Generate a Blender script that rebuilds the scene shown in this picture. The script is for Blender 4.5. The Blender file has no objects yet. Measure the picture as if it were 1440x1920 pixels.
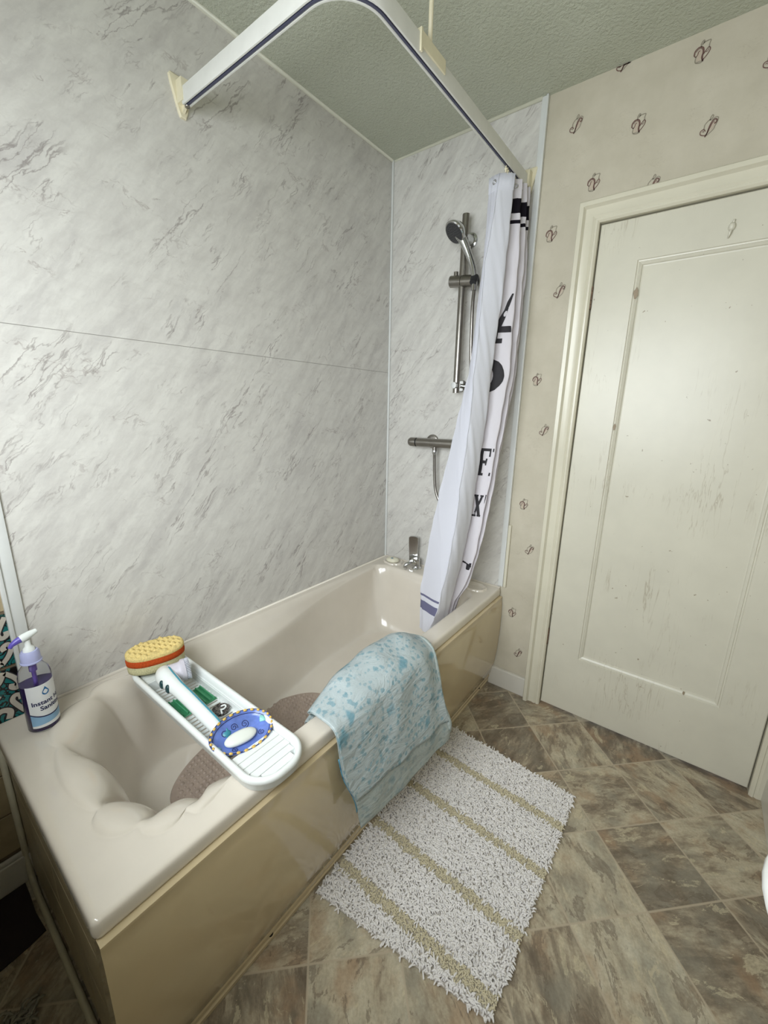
import bpy, bmesh, math, random
from mathutils import Vector, Matrix, Euler
random.seed(7)
S = bpy.context.scene
COL = S.collection
PI = math.pi

# ---------------------------------------------------------------- camera, light, exposure
def cam_setup():
    cd = bpy.data.cameras.new('camera'); c = bpy.data.objects.new('camera', cd); COL.objects.link(c)
    f = 772.167; yaw, pitch, roll = 0.6519399, -0.2457479, 0.0181805
    cd.sensor_fit = 'VERTICAL'; cd.sensor_height = 24.0; cd.lens = f / 1920 * 24.0
    cd.clip_start = 0.02
    cy, sy, cp, sp = math.cos(yaw), math.sin(yaw), math.cos(pitch), math.sin(pitch)
    fwd = Vector((-sy*cp, cy*cp, sp)); r = Vector((cy, sy, 0)); u = r.cross(fwd)
    cr, sr = math.cos(roll), math.sin(roll)
    r2 = cr*r + sr*u; u2 = -sr*r + cr*u
    m = Matrix((r2, u2, -fwd)).transposed().to_4x4(); m.translation = (1.347448, -1.788710, 1.333371)
    c.matrix_world = m
    S.camera = c
cam_setup()
S.view_settings.view_transform = 'Standard'; S.view_settings.look = 'None'
S.view_settings.gamma = 1.0; S.view_settings.use_curve_mapping = False
S.view_settings.exposure = 0.22
W = bpy.data.worlds.new('sky'); S.world = W; W.use_nodes = True
W.node_tree.nodes['Background'].inputs[0].default_value = (0.75, 0.86, 1.0, 1)
W.node_tree.nodes['Background'].inputs[1].default_value = 1.0

def area(name, loc, rot, sx, sy, power, color):
    l = bpy.data.lights.new(name, 'AREA'); l.shape = 'RECTANGLE'; l.size = sx; l.size_y = sy
    l.energy = power; l.color = color
    o = bpy.data.objects.new(name, l); COL.objects.link(o); o.location = loc; o.rotation_euler = rot
    return o
# daylight entering through the window in the wall behind the photographer
RY = -1.97            # near wall of the room
WX0, WX1, WZ0, WZ1 = 0.26, 1.46, 0.98, 1.98
area('window_daylight', ((WX0+WX1)/2, RY-0.32, (WZ0+WZ1)/2+0.10), (PI/2-0.42, 0, 0), WX1-WX0+0.1, WZ1-WZ0+0.1, 47.0, (0.93, 0.98, 1.0))

# ---------------------------------------------------------------- helpers
def tag(o, label=None, cat=None, group=None, kind=None):
    if label: o['label'] = label
    if cat: o['category'] = cat
    if group: o['group'] = group
    if kind: o['kind'] = kind
    return o
def thing(name, label, cat, loc=(0,0,0), rz=0, group=None):
    o = bpy.data.objects.new(name, None); COL.objects.link(o); o.empty_display_size = 0.05
    o.location = loc; o.rotation_euler = (0,0,rz)
    return tag(o, label, cat, group)
def link(name, me, mats, parent=None, smooth=False, world=True, angle=None):
    if not isinstance(mats, (list, tuple)): mats = [mats]
    for m in mats: me.materials.append(m)
    if smooth: me.polygons.foreach_set('use_smooth', [True]*len(me.polygons))
    o = bpy.data.objects.new(name, me); COL.objects.link(o)
    if parent is not None:
        o.parent = parent
        if world:   # geometry was written in world coordinates
            M = Matrix.Translation(parent.location) @ parent.rotation_euler.to_matrix().to_4x4()
            p = parent.parent
            while p is not None:
                M = (Matrix.Translation(p.location) @ p.rotation_euler.to_matrix().to_4x4()) @ M; p = p.parent
            me.transform(M.inverted())
    if angle: 
        me.set_sharp_from_angle(angle=math.radians(angle))
    return o
def bm_obj(name, bm, mats, parent=None, smooth=False, world=True, angle=None):
    bmesh.ops.recalc_face_normals(bm, faces=bm.faces)
    me = bpy.data.meshes.new(name); bm.to_mesh(me); bm.free()
    return link(name, me, mats, parent, smooth, world, angle)
def py_obj(name, vs, fs, mats, parent=None, smooth=True, world=True, mi=None, angle=None, recalc=True):
    me = bpy.data.meshes.new(name); me.from_pydata([tuple(v) for v in vs], [], fs)
    if mi: me.polygons.foreach_set('material_index', mi)
    if recalc:
        bm = bmesh.new(); bm.from_mesh(me); bmesh.ops.recalc_face_normals(bm, faces=bm.faces); bm.to_mesh(me); bm.free()
    return link(name, me, mats, parent, smooth, world, angle)
def box(bm, x0, x1, y0, y1, z0, z1, bev=0.0, seg=2, mi=0, rot=None):
    r = bmesh.ops.create_cube(bm, size=1.0); vs = r['verts']
    for v in vs:
        v.co = Vector((x0 if v.co.x < 0 else x1, y0 if v.co.y < 0 else y1, z0 if v.co.z < 0 else z1))
    if rot is not None:
        c = Vector(((x0+x1)/2, (y0+y1)/2, (z0+z1)/2))
        for v in vs: v.co = c + rot @ (v.co - c)
    fs = set(f for v in vs for f in v.link_faces)
    for f in fs: f.material_index = mi
    if bev > 0:
        es = set(e for v in vs for e in v.link_edges)
        r = bmesh.ops.bevel(bm, geom=list(es), offset=bev, segments=seg, profile=0.5, affect='EDGES')
        for f in r['faces']: f.material_index = mi
def frame_axes(d):
    d = Vector(d).normalized(); a = Vector((0,0,1)) if abs(d.z) < 0.9 else Vector((1,0,0))
    u = d.cross(a).normalized(); v = d.cross(u).normalized(); return u, v
def tube(bm, pts, rad, n=12, mi=0, closed=False, caps=True, flat=1.0, up=None):
    pts = [Vector(p) for p in pts]; N = len(pts)
    rads = rad if isinstance(rad, (list, tuple)) else [rad]*N
    rings = []; prev = None
    for i, p in enumerate(pts):
        if closed: t = pts[(i+1) % N] - pts[i-1]
        else: t = pts[min(i+1, N-1)] - pts[max(i-1, 0)]
        t.normalize()
        if prev is None:
            if up is not None: u = (Vector(up) - t*Vector(up).dot(t)).normalized()
            else: u = frame_axes(t)[0]
        else: u = (prev - t*prev.dot(t)).normalized()
        prev = u; v = t.cross(u)
        rings.append([bm.verts.new(p + (u*math.cos(2*PI*k/n)*flat + v*math.sin(2*PI*k/n))*rads[i]) for k in range(n)])
    M = N if closed else N-1
    for i in range(M):
        a, b = rings[i], rings[(i+1) % N]
        for k in range(n):
            f = bm.faces.new((a[k], a[(k+1) % n], b[(k+1) % n], b[k])); f.material_index = mi
    if caps and not closed:
        f = bm.faces.new(rings[0]); f.material_index = mi
        f = bm.faces.new(rings[-1][::-1]); f.material_index = mi
def lathe(bm, prof, org, axis=(0,0,1), n=32, mi=0, sx=1.0, sy=1.0, ux=None):
    """prof: (radius, height) list."""
    org = Vector(org); ax = Vector(axis).normalized()
    if ux is None: u, v = frame_axes(ax)
    else: u = (Vector(ux) - ax*Vector(ux).dot(ax)).normalized(); v = ax.cross(u)
    rings = []
    for r, h in prof:
        if r < 1e-6: rings.append([bm.verts.new(org + ax*h)])
        else: rings.append([bm.verts.new(org + ax*h + (u*math.cos(2*PI*k/n)*sx + v*math.sin(2*PI*k/n)*sy)*r) for k in range(n)])
    for a, b in zip(rings, rings[1:]):
        for k in range(n):
            k2 = (k+1) % n
            if len(a) == 1 and len(b) == 1: continue
            if len(a) == 1: f = bm.faces.new((a[0], b[k], b[k2]))
            elif len(b) == 1: f = bm.faces.new((a[k], a[k2], b[0]))
            else: f = bm.faces.new((a[k], a[k2], b[k2], b[k]))
            f.material_index = mi
def bez(pts, n=8):
    """Catmull-Rom through pts."""
    P = [Vector(p) for p in pts]; out = []
    for i in range(len(P)-1):
        a = P[max(i-1, 0)]; b = P[i]; c = P[i+1]; d = P[min(i+2, len(P)-1)]
        for k in range(n):
            t = k/n
            out.append(0.5*((2*b) + (c-a)*t + (2*a-5*b+4*c-d)*t*t + (-a+3*b-3*c+d)*t*t*t))
    out.append(P[-1]); return out
def rrect(x0, x1, y0, y1, r, ns=6, na=10):
    """rounded rectangle, r = radii (x1y1, x0y1, x0y0, x1y0), counter-clockwise from the +x side; constant point count."""
    if not isinstance(r, (list, tuple)): r = [r]*4
    cs = [((x1-r[0], y1-r[0]), 0, r[0]), ((x0+r[1], y1-r[1]), 90, r[1]), ((x0+r[2], y0+r[2]), 180, r[2]), ((x1-r[3], y0+r[3]), 270, r[3])]
    out = []
    for i, ((cx, cy), a0, rr) in enumerate(cs):
        arc = [(cx + rr*math.cos(math.radians(a0+90*k/na)), cy + rr*math.sin(math.radians(a0+90*k/na))) for k in range(na+1)]
        out += arc
        (nx, ny), b0, nr = cs[(i+1) % 4]
        q = (nx + nr*math.cos(math.radians(b0)), ny + nr*math.sin(math.radians(b0)))
        p = arc[-1]
        for k in range(1, ns): out.append((p[0]+(q[0]-p[0])*k/ns, p[1]+(q[1]-p[1])*k/ns))
    return out
def rings_mesh(rings, cap0=False, cap1=False):
    vs = [p for r in rings for p in r]; n = len(rings[0]); fs = []
    for i in range(len(rings)-1):
        for k in range(n):
            fs.append((i*n+k, i*n+(k+1) % n, (i+1)*n+(k+1) % n, (i+1)*n+k))
    if cap0: fs.append(tuple(range(n)))
    if cap1: fs.append(tuple(range((len(rings)-1)*n, len(rings)*n))[::-1])
    return vs, fs
def sm(t): t = max(0, min(1, t)); return t*t*(3-2*t)
def interp(tab, z):
    """tab: [(z, value...)] descending z"""
    if z >= tab[0][0]: return tab[0][1:]
    for a, b in zip(tab, tab[1:]):
        if z >= b[0]:
            t = (a[0]-z)/(a[0]-b[0]); return tuple(p+(q-p)*t for p, q in zip(a[1:], b[1:]))
    return tab[-1][1:]

# ---------------------------------------------------------------- materials
def lin(c):
    c = c/255.0
    return c/12.92 if c <= 0.04045 else ((c+0.055)/1.055)**2.4
def rgb(r, g, b): return (lin(r), lin(g), lin(b), 1.0)
class NT:
    def __init__(s, name):
        s.m = bpy.data.materials.new(name); s.m.use_nodes = True; s.t = s.m.node_tree
        s.b = s.t.nodes['Principled BSDF']; s._c = None
    def n(s, typ, **kw):
        nd = s.t.nodes.new(typ)
        for k, v in kw.items():
            if k.startswith('i_'):
                nd.inputs[k[2:].replace('_', ' ')].default_value = v
            else: setattr(nd, k, v)
        return nd
    def l(s, a, b): s.t.links.new(a, b)
    def co(s):
        if s._c is None: s._c = s.n('ShaderNodeTexCoord').outputs['Object']
        return s._c
    def setv(s, sock, v):
        if isinstance(v, bpy.types.NodeSocket): s.l(v, sock)
        elif v is not None: sock.default_value = v
    def mapv(s, vec, loc=(0,0,0), rot=(0,0,0), sc=(1,1,1)):
        n = s.n('ShaderNodeMapping'); s.l(vec, n.inputs[0])
        n.inputs['Location'].default_value = loc; n.inputs['Rotation'].default_value = rot; n.inputs['Scale'].default_value = sc
        return n.outputs[0]
    def noise(s, vec, sc, det=4, rough=0.55, dist=0.0, out='Fac'):
        n = s.n('ShaderNodeTexNoise'); s.l(vec, n.inputs['Vector'])
        n.inputs['Scale'].default_value = sc; n.inputs['Detail'].default_value = det
        n.inputs['Roughness'].default_value = rough; n.inputs['Distortion'].default_value = dist
        return n.outputs[out]
    def math(s, op, a, b=None, c=None, clamp=False):
        n = s.n('ShaderNodeMath'); n.operation = op; n.use_clamp = clamp
        s.setv(n.inputs[0], a); s.setv(n.inputs[1], b)
        if c is not None: s.setv(n.inputs[2], c)
        return n.outputs[0]
    def ramp(s, fac, stops, interp='LINEAR'):
        n = s.n('ShaderNodeValToRGB'); s.l(fac, n.inputs[0]); e = n.color_ramp.elements; n.color_ramp.interpolation = interp
        while len(e) < len(stops): e.new(0.5)
        for i, (p, c) in enumerate(stops):
            e[i].position = p; e[i].color = c if isinstance(c, tuple) else (c, c, c, 1)
        return n.outputs[0]
    def mix(s, fac, a, b, mode='MIX'):
        n = s.n('ShaderNodeMix'); n.data_type = 'RGBA'; n.blend_type = mode
        s.setv(n.inputs[0], fac); s.setv(n.inputs[6], a); s.setv(n.inputs[7], b)
        return n.outputs[2]
    def sep(s, vec):
        n = s.n('ShaderNodeSeparateXYZ'); s.l(vec, n.inputs[0]); return n.outputs
    def comb(s, x, y, z):
        n = s.n('ShaderNodeCombineXYZ')
        for i, v in enumerate((x, y, z)): s.setv(n.inputs[i], v)
        return n.outputs[0]
    def bump(s, h, strength=0.3, dist=0.01):
        n = s.n('ShaderNodeBump'); s.l(h, n.inputs['Height']); n.inputs['Strength'].default_value = strength
        n.inputs['Distance'].default_value = dist; s.l(n.outputs[0], s.b.inputs['Normal'])
    def p(s, **kw):
        for k, v in kw.items():
            key = {'color': 'Base Color', 'rough': 'Roughness', 'metal': 'Metallic', 'spec': 'Specular IOR Level', 'coat': 'Coat Weight',
                   'coatr': 'Coat Roughness', 'trans': 'Transmission Weight', 'ior': 'IOR', 'alpha': 'Alpha', 'sheen': 'Sheen Weight',
                   'sss': 'Subsurface Weight'}[k]
            s.setv(s.b.inputs[key], v)
        return s
def plain(name, color, rough=0.5, var=0.04, sc=30, bump=0.0, **kw):
    t = NT(name); nz = t.noise(t.co(), sc, 4)
    d = tuple(max(0, c*(1-var*2)) for c in color[:3]) + (1,); h = tuple(min(1, c*(1+var)) for c in color[:3]) + (1,)
    t.p(color=t.ramp(nz, [(0.3, d), (0.7, h)]), rough=rough, **kw)
    if bump: t.bump(t.noise(t.co(), sc*4, 3), bump, 0.002)
    return t.m

def marble(name, axis):
    t = NT(name); c = t.co()
    s = t.sep(c); u = s[axis]; z = s[2]
    # veins run up and to the far side at about 50 degrees
    a = math.radians(50); ca, sa = math.cos(a), math.sin(a)
    vx = t.math('ADD', t.math('MULTIPLY', u, ca), t.math('MULTIPLY', z, sa))
    vy = t.math('SUBTRACT', t.math('MULTIPLY', z, ca), t.math('MULTIPLY', u, sa))
    wob = t.noise(t.comb(t.math('MULTIPLY', vx, 9), t.math('MULTIPLY', vy, 9), 0.0), 1.0, 6, 0.65)
    vy2 = t.math('ADD', vy, t.math('MULTIPLY', t.math('SUBTRACT', wob, 0.5), 0.045))
    def veins(fx, fy, seed, w, mk, mf, rx=vx, ry=vy2):
        n = t.noise(t.comb(t.math('MULTIPLY', rx, fx), t.math('MULTIPLY', ry, fy), seed), 1.0, 4, 0.6)
        r = t.math('ABSOLUTE', t.math('SUBTRACT', n, 0.5)); v = t.ramp(r, [(0.0, 1.0), (w*0.4, 0.6), (w, 0.0)])
        m = t.ramp(t.noise(t.comb(t.math('MULTIPLY', rx, mf), t.math('MULTIPLY', ry, mf*1.8), seed+5), 1.0, 3, 0.6), [(mk, 0.0), (mk+0.1, 1.0)])
        return t.math('MULTIPLY', v, m)
    n3 = t.noise(t.comb(t.math('MULTIPLY', vx, 6), t.math('MULTIPLY', vy2, 26), 1.0), 1.0, 8, 0.72)
    n4 = t.noise(t.comb(t.math('MULTIPLY', vx, 3.2), t.math('MULTIPLY', vy2, 12), 7.0), 1.0, 6, 0.65)
    n5 = t.noise(t.comb(t.math('MULTIPLY', u, 14), t.math('MULTIPLY', z, 34), 2.0), 1.0, 7, 0.7)
    base = t.mix(t.ramp(n3, [(0.32, 0.0), (0.62, 1.0)]), rgb(196, 193, 188), rgb(214, 212, 206))
    base = t.mix(t.math('MULTIPLY', t.ramp(n5, [(0.5, 0.0), (0.72, 1.0)]), 0.35), base, rgb(184, 180, 175))
    base = t.mix(t.math('MULTIPLY', t.ramp(n4, [(0.53, 0.0), (0.70, 1.0)]), 0.5), base, rgb(172, 168, 166))
    col = t.mix(t.math('MULTIPLY', veins(1.9, 14, 3.0, 0.012, 0.49, 3.5), 0.66), base, rgb(122, 112, 110))
    col = t.mix(t.math('MULTIPLY', veins(5, 22, 31.0, 0.018, 0.53, 8), 0.42), col, rgb(134, 124, 122))
    wz = t.math('ADD', z, t.math('MULTIPLY', t.math('SUBTRACT', wob, 0.5), 0.09))
    col = t.mix(t.math('MULTIPLY', veins(5, 13, 13.0, 0.012, 0.54, 6, u, wz), 0.5), col, rgb(134, 120, 116))
    t.p(color=col, rough=0.32, spec=0.4)
    return t.m
M_marL = marble('marble_cladding_side', 1); M_marF = marble('marble_cladding_end', 0)

def wallpaper():
    t = NT('wallpaper'); c = t.co()
    n = t.noise(c, 9, 5, 0.6); base = t.mix(t.ramp(n, [(0.3, 0.0), (0.7, 1.0)]), rgb(188, 181, 163), rgb(200, 193, 176))
    # faint crackle strokes pressed in the paper
    n2 = t.noise(t.mapv(c, sc=(1, 1, 1.3)), 16, 4, 0.6, 1.4)
    r = t.math('ABSOLUTE', t.math('SUBTRACT', n2, 0.5))
    v = t.ramp(r, [(0.0, 1.0), (0.007, 0.0)]); m = t.ramp(t.noise(c, 7, 3), [(0.5, 0.0), (0.62, 1.0)])
    col = t.mix(t.math('MULTIPLY', t.math('MULTIPLY', v, m), 0.35), base, rgb(150, 136, 118))
    t.p(color=col, rough=0.75, spec=0.2)
    t.bump(t.noise(c, 120, 3), 0.12, 0.002)
    return t.m
M_paper = wallpaper()
M_ink1 = plain('motif_ink_brown', rgb(112, 84, 76), 0.7); M_ink2 = plain('motif_ink_grey', rgb(146, 138, 122), 0.7)
M_pink = plain('motif_pink_wash', rgb(190, 176, 158), 0.7)

def ceiling_mat():
    t = NT('ceiling_woodchip'); c = t.co()
    t.p(color=t.ramp(t.noise(c, 4, 3), [(0.3, rgb(186, 189, 172)), (0.7, rgb(192, 195, 179))]), rough=0.85, spec=0.2)
    h = t.noise(c, 95, 4, 0.6, 0.3)
    t.bump(h, 0.9, 0.006)
    return t.m
M_ceil = ceiling_mat()

def floor_mat():
    t = NT('slate_vinyl_floor'); c = t.co(); s = t.sep(c); x, y = s[0], s[1]
    dx = t.math('SUBTRACT', x, 1.434); dy = t.math('ADD', y, 0.345)
    P = 0.326
    u = t.math('DIVIDE', t.math('ADD', dx, dy), P); v = t.math('DIVIDE', t.math('SUBTRACT', dx, dy), P)
    cu, cv = t.math('FLOOR', u), t.math('FLOOR', v)
    fu, fv = t.math('FRACT', u), t.math('FRACT', v)
    wn = t.n('ShaderNodeTexWhiteNoise'); wn.noise_dimensions = '3D'; t.l(t.comb(cu, cv, 2.0), wn.inputs['Vector'])
    r = t.sep(wn.outputs['Color'])
    # per-tile rotated & offset lookup so that every tile is its own slab
    ang = t.math('MULTIPLY', r[0], 6.28)
    co_, si_ = t.math('COSINE', ang), t.math('SINE', ang)
    lx = t.math('ADD', t.math('SUBTRACT', t.math('MULTIPLY', fu, co_), t.math('MULTIPLY', fv, si_)), t.math('MULTIPLY', r[1], 40))
    ly = t.math('ADD', t.math('ADD', t.math('MULTIPLY', fu, si_), t.math('MULTIPLY', fv, co_)), t.math('MULTIPLY', r[2], 40))
    big = t.noise(t.comb(t.math('MULTIPLY', lx, 1.0), t.math('MULTIPLY', ly, 2.0), 0.0), 1.6, 5, 0.62, 0.5)
    mid = t.noise(t.comb(t.math('MULTIPLY', lx, 1.0), t.math('MULTIPLY', ly, 2.8), 4.0), 3.0, 9, 0.72, 0.3)
    fine = t.noise(t.comb(lx, ly, 8.0), 30, 4, 0.6)
    shade = t.math('ADD', t.math('MULTIPLY', t.math('SUBTRACT', r[1], 0.5), 0.26), t.math('ADD', t.math('MULTIPLY', big, 0.55), t.math('MULTIPLY', mid, 0.45)))
    base = t.ramp(shade, [(0.30, rgb(104, 92, 78)), (0.40, rgb(126, 114, 97)), (0.46, rgb(150, 137, 117)), (0.51, rgb(174, 161, 138)), (0.58, rgb(192, 181, 157)), (0.70, rgb(206, 198, 176))])
    hue = t.noise(t.comb(lx, ly, 12.0), 2.2, 3)
    base = t.mix(t.ramp(hue, [(0.50, 0.0), (0.66, 0.6)]), base, rgb(140, 136, 122))
    base = t.mix(t.ramp(hue, [(0.33, 0.55), (0.45, 0.0)]), base, rgb(168, 138, 108))
    # ragged cleft patches in the slate
    cl = t.noise(t.comb(t.math('MULTIPLY', lx, 1.0), t.math('MULTIPLY', ly, 2.2), 20.0), 1.7, 10, 0.72, 0.5)
    base = t.mix(t.math('MULTIPLY', t.ramp(cl, [(0.560, 0.0), (0.578, 1.0), (0.64, 0.5), (0.70, 0.2)]), 0.62), base, rgb(104, 90, 76))
    base = t.mix(t.math('MULTIPLY', t.ramp(cl, [(0.30, 0.2), (0.395, 0.9), (0.42, 0.0)]), 0.75), base, rgb(206, 194, 164))
    base = t.mix(t.math('MULTIPLY', t.ramp(fine, [(0.35, 1.0), (0.6, 0.0)]), 0.22), base, rgb(105, 92, 76))
    # pale grout
    eu = t.math('MINIMUM', fu, t.math('SUBTRACT', 1.0, fu)); ev = t.math('MINIMUM', fv, t.math('SUBTRACT', 1.0, fv))
    e = t.math('MINIMUM', eu, ev)
    g = t.ramp(e, [(0.0, 1.0), (0.009, 1.0), (0.013, 0.0)])
    col = t.mix(t.math('MULTIPLY', g, 0.85), base, rgb(184, 170, 148))
    t.p(color=col, rough=0.42, spec=0.4)
    t.bump(t.math('ADD', mid, t.math('MULTIPLY', g, -0.3)), 0.15, 0.003)
    return t.m
M_floor = floor_mat()

def paint(name, c, rough=0.35, cracks=False):
    t = NT(name); o = t.co()
    n = t.noise(o, 6, 4, 0.6)
    d = tuple(x*0.93 for x in c[:3]) + (1,)
    col = t.mix(t.ramp(n, [(0.3, 0.0), (0.7, 1.0)]), d, c)
    if cracks:
        q = t.mapv(o, sc=(26, 26, 2.2)); n2 = t.noise(q, 1.0, 4, 0.6, 0.4)
        r = t.math('ABSOLUTE', t.math('SUBTRACT', n2, 0.5))
        v = t.ramp(r, [(0.0, 1.0), (0.012, 0.0)]); m = t.ramp(t.noise(o, 2.6, 4), [(0.52, 0.0), (0.63, 1.0)])
        col = t.mix(t.math('MULTIPLY', t.math('MULTIPLY', v, m), 0.55), col, rgb(158, 146, 124))
        sp = t.ramp(t.noise(o, 55, 2), [(0.745, 0.0), (0.77, 0.8)])
        col = t.mix(sp, col, rgb(140, 126, 104))
    t.p(color=col, rough=rough, spec=0.45)
    t.bump(t.noise(t.mapv(o, sc=(60, 60, 12)), 1.0, 3), 0.08, 0.003)
    return t.m
M_door = paint('door_cream_gloss', rgb(210, 206, 190), 0.32, True)
M_arch = paint('architrave_gloss', rgb(214, 209, 190), 0.25)
M_skirt = paint('skirting_gloss', rgb(214, 210, 200), 0.3)
M_trim = plain('white_pvc_trim', rgb(220, 222, 220), 0.3, 0.01)
M_trimc = plain('cream_sealant_trim', rgb(208, 207, 190), 0.4, 0.01)
M_tub = plain('champagne_acrylic', rgb(218, 210, 197), 0.17, 0.012, 14, coat=0.5, coatr=0.06)
M_panel = plain('bath_panel_cream', rgb(200, 182, 146), 0.12, 0.025, 6, coat=0.6, coatr=0.04)
M_white = plain('white_plastic', rgb(232, 236, 234), 0.25, 0.01)
M_dark = plain('dark_gap', rgb(38, 30, 26), 0.8)
M_chrome = plain('chrome', rgb(205, 206, 206), 0.12, 0.02, metal=1.0)
M_steel = plain('brushed_steel', rgb(150, 146, 140), 0.3, 0.05, metal=1.0)
M_blackrub = plain('black_rubber', rgb(38, 38, 40), 0.6)
M_cream = plain('cream_plastic', rgb(226, 218, 190), 0.35, 0.02)
M_railw = plain('white_enamel_rail', rgb(214, 214, 208), 0.35, 0.02)
M_navyline = plain('navy_glide_insert', rgb(70, 72, 92), 0.5)
M_wtile = plain('beige_wall_tile', rgb(176, 160, 128), 0.3, 0.12, 9)
M_grout = plain('grout', rgb(120, 104, 84), 0.8)
M_maroon = plain('dark_maroon', rgb(34, 20, 24), 0.7, 0.1)

def decor_tile():
    t = NT('patterned_border_tile'); c = t.co()
    n = t.noise(c, 22, 2, 0.4, 2.2)
    r = t.math('ABSOLUTE', t.math('SUBTRACT', n, 0.5))
    field = t.mix(t.ramp(t.noise(c, 7, 2), [(0.42, 0.0), (0.58, 1.0)]), rgb(30, 74, 68), rgb(34, 112, 112))
    col = t.mix(t.ramp(r, [(0.045, 1.0), (0.05, 0.0)], 'CONSTANT'), field, rgb(24, 20, 20))
    t.p(color=col, rough=0.2)
    return t.m
M_decor = decor_tile(); M_scroll = plain('scroll_glaze_white', rgb(196, 188, 176), 0.2); M_black = plain('black_print', rgb(28, 24, 30), 0.7, 0.02)

# ---------------------------------------------------------------- the room shell
H = 2.442; XR = 1.728; HB = 0.516
def struct(name, bm, mats, parent=None, smooth=False, angle=None):
    o = bm_obj(name, bm, mats, parent, smooth, True, angle)
    if parent is None: o['kind'] = 'structure'
    return o
bm = bmesh.new(); box(bm, -0.1, XR+0.1, RY-0.1, 0.12, -0.05, 0.0); struct('floor', bm, M_floor)
bm = bmesh.new(); box(bm, -0.1, XR+0.1, RY-0.1, 0.12, H, H+0.06); struct('ceiling', bm, M_ceil)

# side wall with the marble sheets; beyond the bath: trim, patterned border tiles, plain tiles
def scroll(bm, pts, w, mk, mi, lift):
    """flat ribbon through pts on a wall; mk maps (a, b, lift) to 3-D"""
    P = bez([(p[0], p[1], 0) for p in pts], 5); L = []; R = []
    for i, p in enumerate(P):
        t = (P[min(i+1, len(P)-1)] - P[max(i-1, 0)]).normalized(); n = Vector((-t.y, t.x, 0))
        L.append(bm.verts.new(mk(p.x+n.x*w/2, p.y+n.y*w/2, lift))); R.append(bm.verts.new(mk(p.x-n.x*w/2, p.y-n.y*w/2, lift)))
    for i in range(len(P)-1):
        f = bm.faces.new((L[i], L[i+1], R[i+1], R[i])); f.material_index = mi
bm = bmesh.new()
box(bm, -0.1, 0.0, -1.59, 0.1, 1.5135, H, mi=0)                         # upper marble sheet
box(bm, -0.1, 0.0, -1.59, 0.1, 0.0, 1.5120, mi=0)                       # lower marble sheet
box(bm, -0.1, -0.0015, -1.59, 0.1, 1.510, 1.515, mi=4)
box(bm, -0.1, -0.004, RY, -1.59, 0.0, H, mi=1)                          # tiled remainder
TY = -1.612
for k in range(3):                                                      # two courses of patterned tiles
    y1 = TY - 0.148*k*1.0; y0 = y1-0.145
    box(bm, -0.05, 0.0, y0, y1, 0.664, 0.806, 0.001, 1, mi=2)
    box(bm, -0.05, 0.0, y0, y1, 0.505, 0.655, 0.001, 1, mi=2)
for k in range(3):                                                      # plain tiles above and below, joints left open
    y1 = TY - 0.152*k; y0 = y1 - 0.149
    for zi in range(10):
        z0 = 0.815 + 0.2*zi; box(bm, -0.05, -0.001, y0, y1, z0, min(z0+0.196, H-0.002), 0.001, 1, mi=3)
for k in range(3):
    y1 = -1.588 - 0.152*k; y0 = y1 - 0.148
    for z0, z1 in ((0.36, 0.50), (0.235, 0.355), (0.11, 0.23)): box(bm, -0.05, -0.001, y0, y1, z0, z1, 0.001, 1, mi=3)
mk = lambda a, b, l: (l, a, b)
for k in range(3):
    o = TY-0.148*k
    for w, mi, lf in ((0.021, 5, 0.0008), (0.014, 6, 0.0013)):
        for z0, s in ((0.664, 1), (0.655, -1)):
            Z = lambda q: z0+q*s
            scroll(bm, [(o-0.006, Z(0.135)), (o-0.018, Z(0.112)), (o-0.026, Z(0.092)), (o-0.020, Z(0.080)), (o-0.010, Z(0.084)), (o-0.009, Z(0.096))], w*0.8, mk, mi, lf)
            scroll(bm, [(o-0.03, Z(0.008)), (o-0.014, Z(0.028)), (o-0.006, Z(0.048)), (o-0.012, Z(0.060)), (o-0.022, Z(0.054)), (o-0.020, Z(0.044))], w*0.8, mk, mi, lf)
            scroll(bm, [(o-0.032, Z(0.004)), (o-0.045, Z(0.03)), (o-0.062, Z(0.04)), (o-0.072, Z(0.06)), (o-0.06, Z(0.074)), (o-0.05, Z(0.065))], w, mk, mi, lf)
            scroll(bm, [(o-0.04, Z(0.14)), (o-0.035, Z(0.12)), (o-0.05, Z(0.11)), (o-0.075, Z(0.118)), (o-0.1, Z(0.10)), (o-0.12, Z(0.11))], w, mk, mi, lf)
            scroll(bm, [(o-0.14, Z(0.14)), (o-0.13, Z(0.09)), (o-0.10, Z(0.06)), (o-0.11, Z(0.03)), (o-0.13, Z(0.01))], w, mk, mi, lf)
struct('wall_left', bm, [M_marL, M_grout, M_decor, M_wtile, plain('sheet_joint', rgb(150, 146, 140), 0.6), M_black, M_scroll])
bm = bmesh.new(); box(bm, -0.01, 0.006, -1.612, -1.579, HB+0.002, H, 0.002); box(bm, -0.01, 0.011, -1.616, -1.606, HB+0.002, H, 0.002)
struct('trim_1', bm, M_trim, smooth=True, angle=40)
bm = bmesh.new(); box(bm, 0.0, 0.014, RY, -1.60, 0.0, 0.088, 0.003); box(bm, 0.0, 0.010, RY, -1.60, 0.088, 0.102, 0.004); struct('baseboard_left', bm, M_skirt)

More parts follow.
